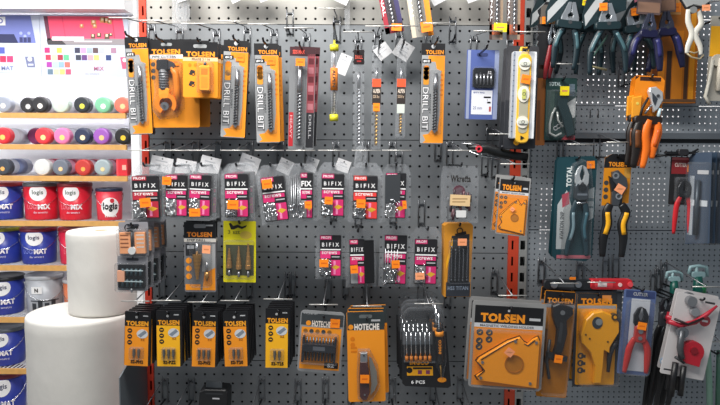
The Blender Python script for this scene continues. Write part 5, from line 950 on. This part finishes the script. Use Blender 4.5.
# clear blister stack at the right edge
def sleeve(label, cx, depth, tone, i):
    K = Item('tool_sleeve', label, 'tool pack', cx, 152, depth, 0, -62); c = K.mb('backing_card'); c.prism([(cx - 10, 158), (cx - 6, 153), (cx + 14, 152), (cx + 16, 242), (cx - 10, 246)], 0, .6, M(tone, .45)); c.q(cx - 8, 176, cx - 3, 236, .8, M('#A8B0B8', .5)); c.q(cx - 9, 200, cx + 12, 206, .85, M('#C8CED4', .5)); c.q(cx, 170, cx + 12, 174, .9, LGREY)
    t = K.mb('tool'); t.tube([(cx + 3, 180, 4), (cx + 3, 235, 4)], 2.4, M('#3C4650', .4, .4)); K.blister(cx - 9, 162, cx + 14, 244, 6, 2, 3); K.done()
for i, (x, d, t) in enumerate(((699, -.185, '#38485C'), (704, -.177, '#2C3E52'), (709, -.169, '#3A4452'), (714, -.161, '#2A3440'), (719, -.153, '#38424E'))):
    sleeve(['clear fronted dark blue sleeve at the right edge, frontmost of five', 'clear fronted sleeve at the right edge, second from the front', 'clear fronted sleeve at the right edge, third from the front', 'clear fronted sleeve at the right edge, fourth from the front', 'clear fronted sleeve at the right edge, rearmost of five'][i], x, d, t, i)

# red level on the bar
K = Item('torpedo_level', 'long flat tool, black with chrome at left and red at right, lying level', 'hand tool', 583, 277, -.13, 0)
t = K.mb('body'); t.rr(542, 279, 592, 288.5, 0, 7, M('#1F2226', .4), 3, 1); t.rr(588, 278, 630, 288, 0, 8, M('#C4242E', .35), 3, 1); t.disc(552, 283.5, 3.4, 7, 8.5, STEEL, 14); t.disc(576, 283, 3.2, 7, 8.5, STEEL, 14); t.q(556, 281, 572, 286, 7.2, M('#4A4E52', .35)); t.q(592, 280, 610, 286, 8.2, M('#E4464E', .4)); t.q(595, 281, 604, 285, 8.4, M('#E8D8D8', .4)); t.disc(617, 283, 2, 8, 8.6, M('#F0C8C8', .4), 10); t.disc(627, 282.5, 2.6, 8, 9, M('#E85058', .4), 12)
K.sticker(570, 276.8, 6, 2.6, 8, 0); K.done()
for x in (552, 620): hook(x, 288, -.10, 'peg hook carrying the black and red flat tool, %s end' % ('chrome' if x < 600 else 'red'), .13, bar=False)

# crimper and pipe shears
K = Item('crimper_blister', 'black headed blister with black crimping tool, half behind the magnet blister', 'tool pack', 560, 291, -.17, 3.5)
c = K.mb('backing_card'); c.rr(545, 291, 576, 400, 0, .8, M('#C87C12', .45), 2); c.q(545.5, 291.5, 575.5, 304, .9, BLACK); c.text('TOLSEN', 548, 298, 573.5, 303.2, 1.05, ORANGE, .05); c.q(545.5, 304.5, 575.5, 308, .92, M('#8A8C90', .5)); c.q(547, 330, 551, 380, .95, M('#7A4A10', .5)); c.flat([(548, 360), (562, 350), (562, 354), (552, 366)], .95, M('#7A4A10', .5))
t = K.mb('crimper', None, 'black crimping tool'); t.prism([(552, 305), (558, 302), (572, 306), (573, 311), (567, 318), (569, 332), (566, 350), (560, 361), (556, 360), (559, 345), (559, 330), (553, 316)], 1.5, 8, M('#1D1E21', .4), 1.2); t.prism([(551, 352), (572, 356), (571, 361), (551, 358)], 2, 7, M('#26282C', .4), .5); t.disc(562, 311, 2.4, 8, 8.8, M('#6A6E72', .4), 12); t.prism([(560.5, 320), (563.5, 322), (563, 342), (560, 340)], 8, 8.4, M('#34363A', .4))
t.tube([(553, 340, 4), (552, 362, 4), (556, 380, 4)], 1.6, M('#3A3C40', .4)); K.blister(548, 301, 574, 396, 10, 2, 3); K.sticker(561, 357, 8, 8, 11.3, 4); K.done(); K.stack(1, .03, 'crimping tool blister hidden behind the front one', 'crimper blisters', .001, .003)
hook(560, 296, -.17, 'peg hook holding the crimping tool blister', .18)
K = Item('pipe_shears_blister', 'black headed blister with yellow orange pipe shears', 'tool pack', 598, 292, -.14, 0)
c = K.mb('backing_card'); c.rr(575, 291, 622, 389, 0, .8, M('#40444A', .4), 2); c.rr(577.5, 293, 617, 387, .8, 1, M('#EFA21C', .45), 1.5); c.q(577.5, 293, 617, 304, 1.1, M('#2A2C30', .45)); c.text('TOLSEN', 581, 298, 612, 304.8, 1.25, ORANGE, .06); c.q(578, 305.5, 616, 308.5, 1.1, M('#9A9CA0', .5)); c.q(602, 295, 611, 301, 1.12, M('#E8944A', .5))
for i in range(3): c.ring(582.5, 357 + i * 7.5, 1.6, 3.2, 1.1, 1.3, DGREY, 14); c.q(583, 356 + i * 7.5, 587.5, 359 + i * 7.5, 1.2, DGREY)
t = K.mb('shears', None, 'yellow orange shears body'); YS = M('#F3A616', .35)
t.prism([(584, 318), (591, 311), (600, 309), (611, 314), (617, 321), (617.5, 330), (613, 338), (609, 346), (608.5, 352), (603, 349), (602, 366), (600.5, 383), (594, 383), (595, 366), (590, 352), (581, 342), (579.5, 334)], 1.5, 9, YS, 1.2)
t.disc(595, 321, 5.2, 9, 9.5, M('#4A5258', .3, .6), 18, 6); t.disc(596.5, 320, 3.4, 9.5, 9.8, M('#A8B0B4', .3, .6), 14); t.disc(612, 315, 3.4, 5, 10, M('#4A3A20', .4), 14); t.disc(612, 315, 1.6, 10, 10.4, YS, 10)
for x, y in ((584, 333), (588, 337), (606, 340)): t.disc(x, y, 1, 9, 9.6, M('#6A4A18', .4), 8)
h = K.mb('lower_handle', None, 'black lower handle'); h.tube([(617, 340, 5), (613, 346, 5), (610, 354, 5), (609, 372, 5)], [1.8, 2.6, 2.6, 1.6], M('#26282C', .4), 10)
K.blister(578.5, 307, 619, 386, 11, 2, 4); K.done(); K.stack(1, .03, 'pipe shears blister hidden behind the front one', 'pipe shears blisters', .0, .003); hook(598, 296, -.14, 'peg hook holding the pipe shears blister', .15)

# red pruner pack
K = Item('pruner_pack', 'pale blue blister with red handled cutter and orange sticker', 'pliers', 641, 288, -.16, 3, -6)
c = K.mb('backing_card'); c.rr(625, 290, 656, 377, 0, .7, M('#5A6C98', .4), 2); c.q(633, 299, 651, 373, .85, M('#C4C8D0', .5)); c.q(627, 291, 655, 298, .85, M('#34426E', .5)); c.text('CUTTER', 634, 292.5, 648, 296, .95, LGREY, .03)
j = jaws(K, 'jaws', 642, 306, 17, 6.6, M('#2C2E32', .35, .5), 5, 'cut', 'black jaws'); t = K.mb('joint', None, 'red joint'); t.rr(637, 324, 648, 342, 3, 8, M('#B03430', .35), 3, 1); t.disc(642, 330, 2.4, 8, 9, STEEL, 12); t.disc(642, 337, 2, 8, 9, STEEL, 12)
grip(K, [(638, 338), (634, 348), (632.5, 360), (631, 374)], 3.6, M('#B8302E', .35), 5, label='red handle'); grip(K, [(646, 338), (651, 348), (652, 360), (652, 373)], 3.6, M('#B8302E', .35), 5, label='red handle')
K.blister(628, 300, 655, 376, 9, 2, 5); K.sticker(642, 324, 8.5, 7.5, 10.5, 6); K.done(); hook(641, 291, -.16, 'peg hook holding the pale blue cutter blister', .17, bar=False)

# white card with red pipe tool, black handles
K = Item('pipe_tool_card', 'large tilted white card with a red wheel cutter picture and tool', 'tool pack', 700, 296, -.19, 10)
c = K.mb('backing_card'); c.rr(677, 296, 722, 380, 0, .8, M('#D6D2D2', .5), 2); c.disc(710, 320, 5.5, .8, .95, M('#B84850', .5), 18); c.q(707, 319, 713, 321, 1.0, WHITE); c.q(680, 374.5, 690, 376, .9, DGREY); c.q(706, 300, 716, 302, .9, DGREY)
t = K.mb('tool', None, 'red and steel tube cutter'); t.tube([(672, 326, 5), (684, 328, 5), (698, 322, 5), (708, 312, 5), (716, 302, 5)], [2.4, 2.6, 2.6, 2.2, 1], M('#B4283A', .35), 10); t.tube([(676, 322, 8), (690, 325, 8), (704, 316, 8)], 1.3, M('#2A1A1C', .4)); t.disc(702, 352, 11, 1, 7, M('#BE2434', .35), 24); t.prism([(692, 352), (712, 352), (712, 366), (694, 364)], .9, 7.2, M('#BE2434', .35), 1); t.disc(702, 350, 3.6, 7, 8.4, M('#8A1A26', .4), 14)
t.tube([(686, 332, 7), (688, 350, 7), (692, 360, 7)], 3.2, M('#5A5C60', .35, .5), 10); t.disc(687, 334, 5.5, 3, 9, M('#7A7E84', .3, .6), 14); t.disc(690, 302, 5, 1, 7, M('#8A8C90', .35, .5), 14); t.disc(696, 312, 4.4, 1, 6, M('#A4A6AA', .35, .5), 14); t.tube([(686, 360, 6), (696, 364, 6)], 1.6, DGREY); t.tube([(688, 366, 5), (691, 400, 5)], 3, BLACK, 10); t.tube([(697, 368, 5), (700, 398, 5)], 2.8, BLACK, 10)
K.done(); K.stack(1, .028, 'white carded tube cutter, one behind the tilted front card', 'white carded tube cutters', .010, .003)
hook(700, 300, -.19, 'peg hook holding the tilted white card', .2)
def cutter(label, x, depth, tilt, redc, sticker=None):
    K = Item('bolt_cutter', label, 'bolt cutter', x, 298, depth, tilt); HM = M('#1A1A1C', .4)
    jaws(K, 'jaws', x + 4, 297, 14, 5.5, M('#3A3C42', .35, .5), 4, 'cut'); t = K.mb('joint', None, 'red joint piece' if redc else None); t.rr(x - 2, 310, x + 9, 326, 2, 7, M('#B8283A', .35) if redc else M('#3A3C42', .4), 3, 1); t.disc(x + 3, 316, 2.2, 7, 8, STEEL, 10)
    grip(K, [(x, 324), (x - 6, 344), (x - 9, 372), (x - 13, 410)], 4.3, HM, 4, label='black handle'); grip(K, [(x + 7, 324), (x + 5, 346), (x + 3, 374), (x - 1, 410)], 4.3, HM, 4, label='black handle')
    if sticker: K.sticker(*sticker, 8, 8, 8, 40)
    K.done(); hook(x + 4, 299, depth, 'peg hook behind ' + label.split(',')[0], -depth + .01, bar=False)
cutter('black handled bolt cutter right of the pale blue blister, leftmost of three', 660, -.065, 0, False); cutter('black handled bolt cutter with a red joint, middle of three', 669, -.09, 2, True); cutter('black handled bolt cutter against the white card, sticker on its handle', 677, -.12, 3, True, (671, 364))
K = Item('swing_tag', 'small round blue and white tag beside the orange sticker', 'tag', 664, 357, -.17, 0); m = K.mb('paper'); m.disc(664, 361, 4, 0, .4, M('#A8C4DC', .5), 14); m.q(661, 360, 667, 362, .5, WHITE); K.done()
# teal grips with pale hooks
for x, y, d, s, lab in ((673, 268, -.05, 1, 'pale blue green hook tool above the bolt cutters, left one'), (697, 262, -.06, 1.15, 'pale blue green hook tool above the white card, right one')):
    K = Item('hook_tool', lab, 'hand tool', x, y, d, 0); m = K.mb('hook_head', None, 'pale hook head'); PB = M('#9FC0C4', .4); m.tube([(x - 8 * s, y + 10 * s, 3), (x - 7 * s, y + 4 * s, 3), (x, y + 3 * s, 3), (x + 7 * s, y + 4 * s, 3), (x + 8 * s, y + 12 * s, 3)], 1.6 * s, PB); m.tube([(x - 2, y + 4 * s, 3), (x - 1, y + 14 * s, 3)], 1.5 * s, PB); m.rr(x - 6 * s, y + 8 * s, x + 6 * s, y + 13 * s, 1, 5, PB, 2, .5)
    h = K.mb('handle', None, 'dark teal handle'); h.tube([(x, y + 12 * s, 3), (x + 1, y + 24 * s, 3), (x + 1, y + 34, 3)], [3.4 * s, 4.4 * s, 4 * s], M('#0F5A50', .35), 12)
    if x > 690: h.tube([(x + 4, y + 22, 3), (x + 4, y + 30, 3)], 4.6, M('#1E8A50', .35), 10)
    K.done()
K = Item('long_tool', 'pale green handled long tool at the bottom right corner behind the white card', 'hand tool', 712, 360, -.10, 0); m = K.mb('handle'); m.tube([(706, 350, 2), (709, 380, 2), (712, 420, 2)], 3, M('#8FB8A4', .4)); m.tube([(718, 350, 2), (720, 420, 2)], 3, M('#4E7A68', .4)); K.done(); hook(712, 352, -.10, 'peg hook holding the pale green handled tool', .12)
# hooks and clips of the right bay
for x, y, lab in ((574, -6, 'the leftmost teal pliers'), (606, -6, 'the middle teal pliers'), (630, -4, 'the right end teal pliers'), (648, -8, 'the left navy pliers'), (668, -10, 'the right navy pliers')):
    hook(x, y, -.15, 'peg hook carrying ' + lab, .16, bar='navy' not in lab)
K = Item('cable_bracket', 'plain steel peg bracket on the light panel right of the green pack', 'hook', 594, 108, -.02, 0); m = K.mb('bracket');
for x in (590.5, 598.5): m.tube([(x, 110, 0), (x, 118, 0)], .7, DGREY, 6)
K.done()
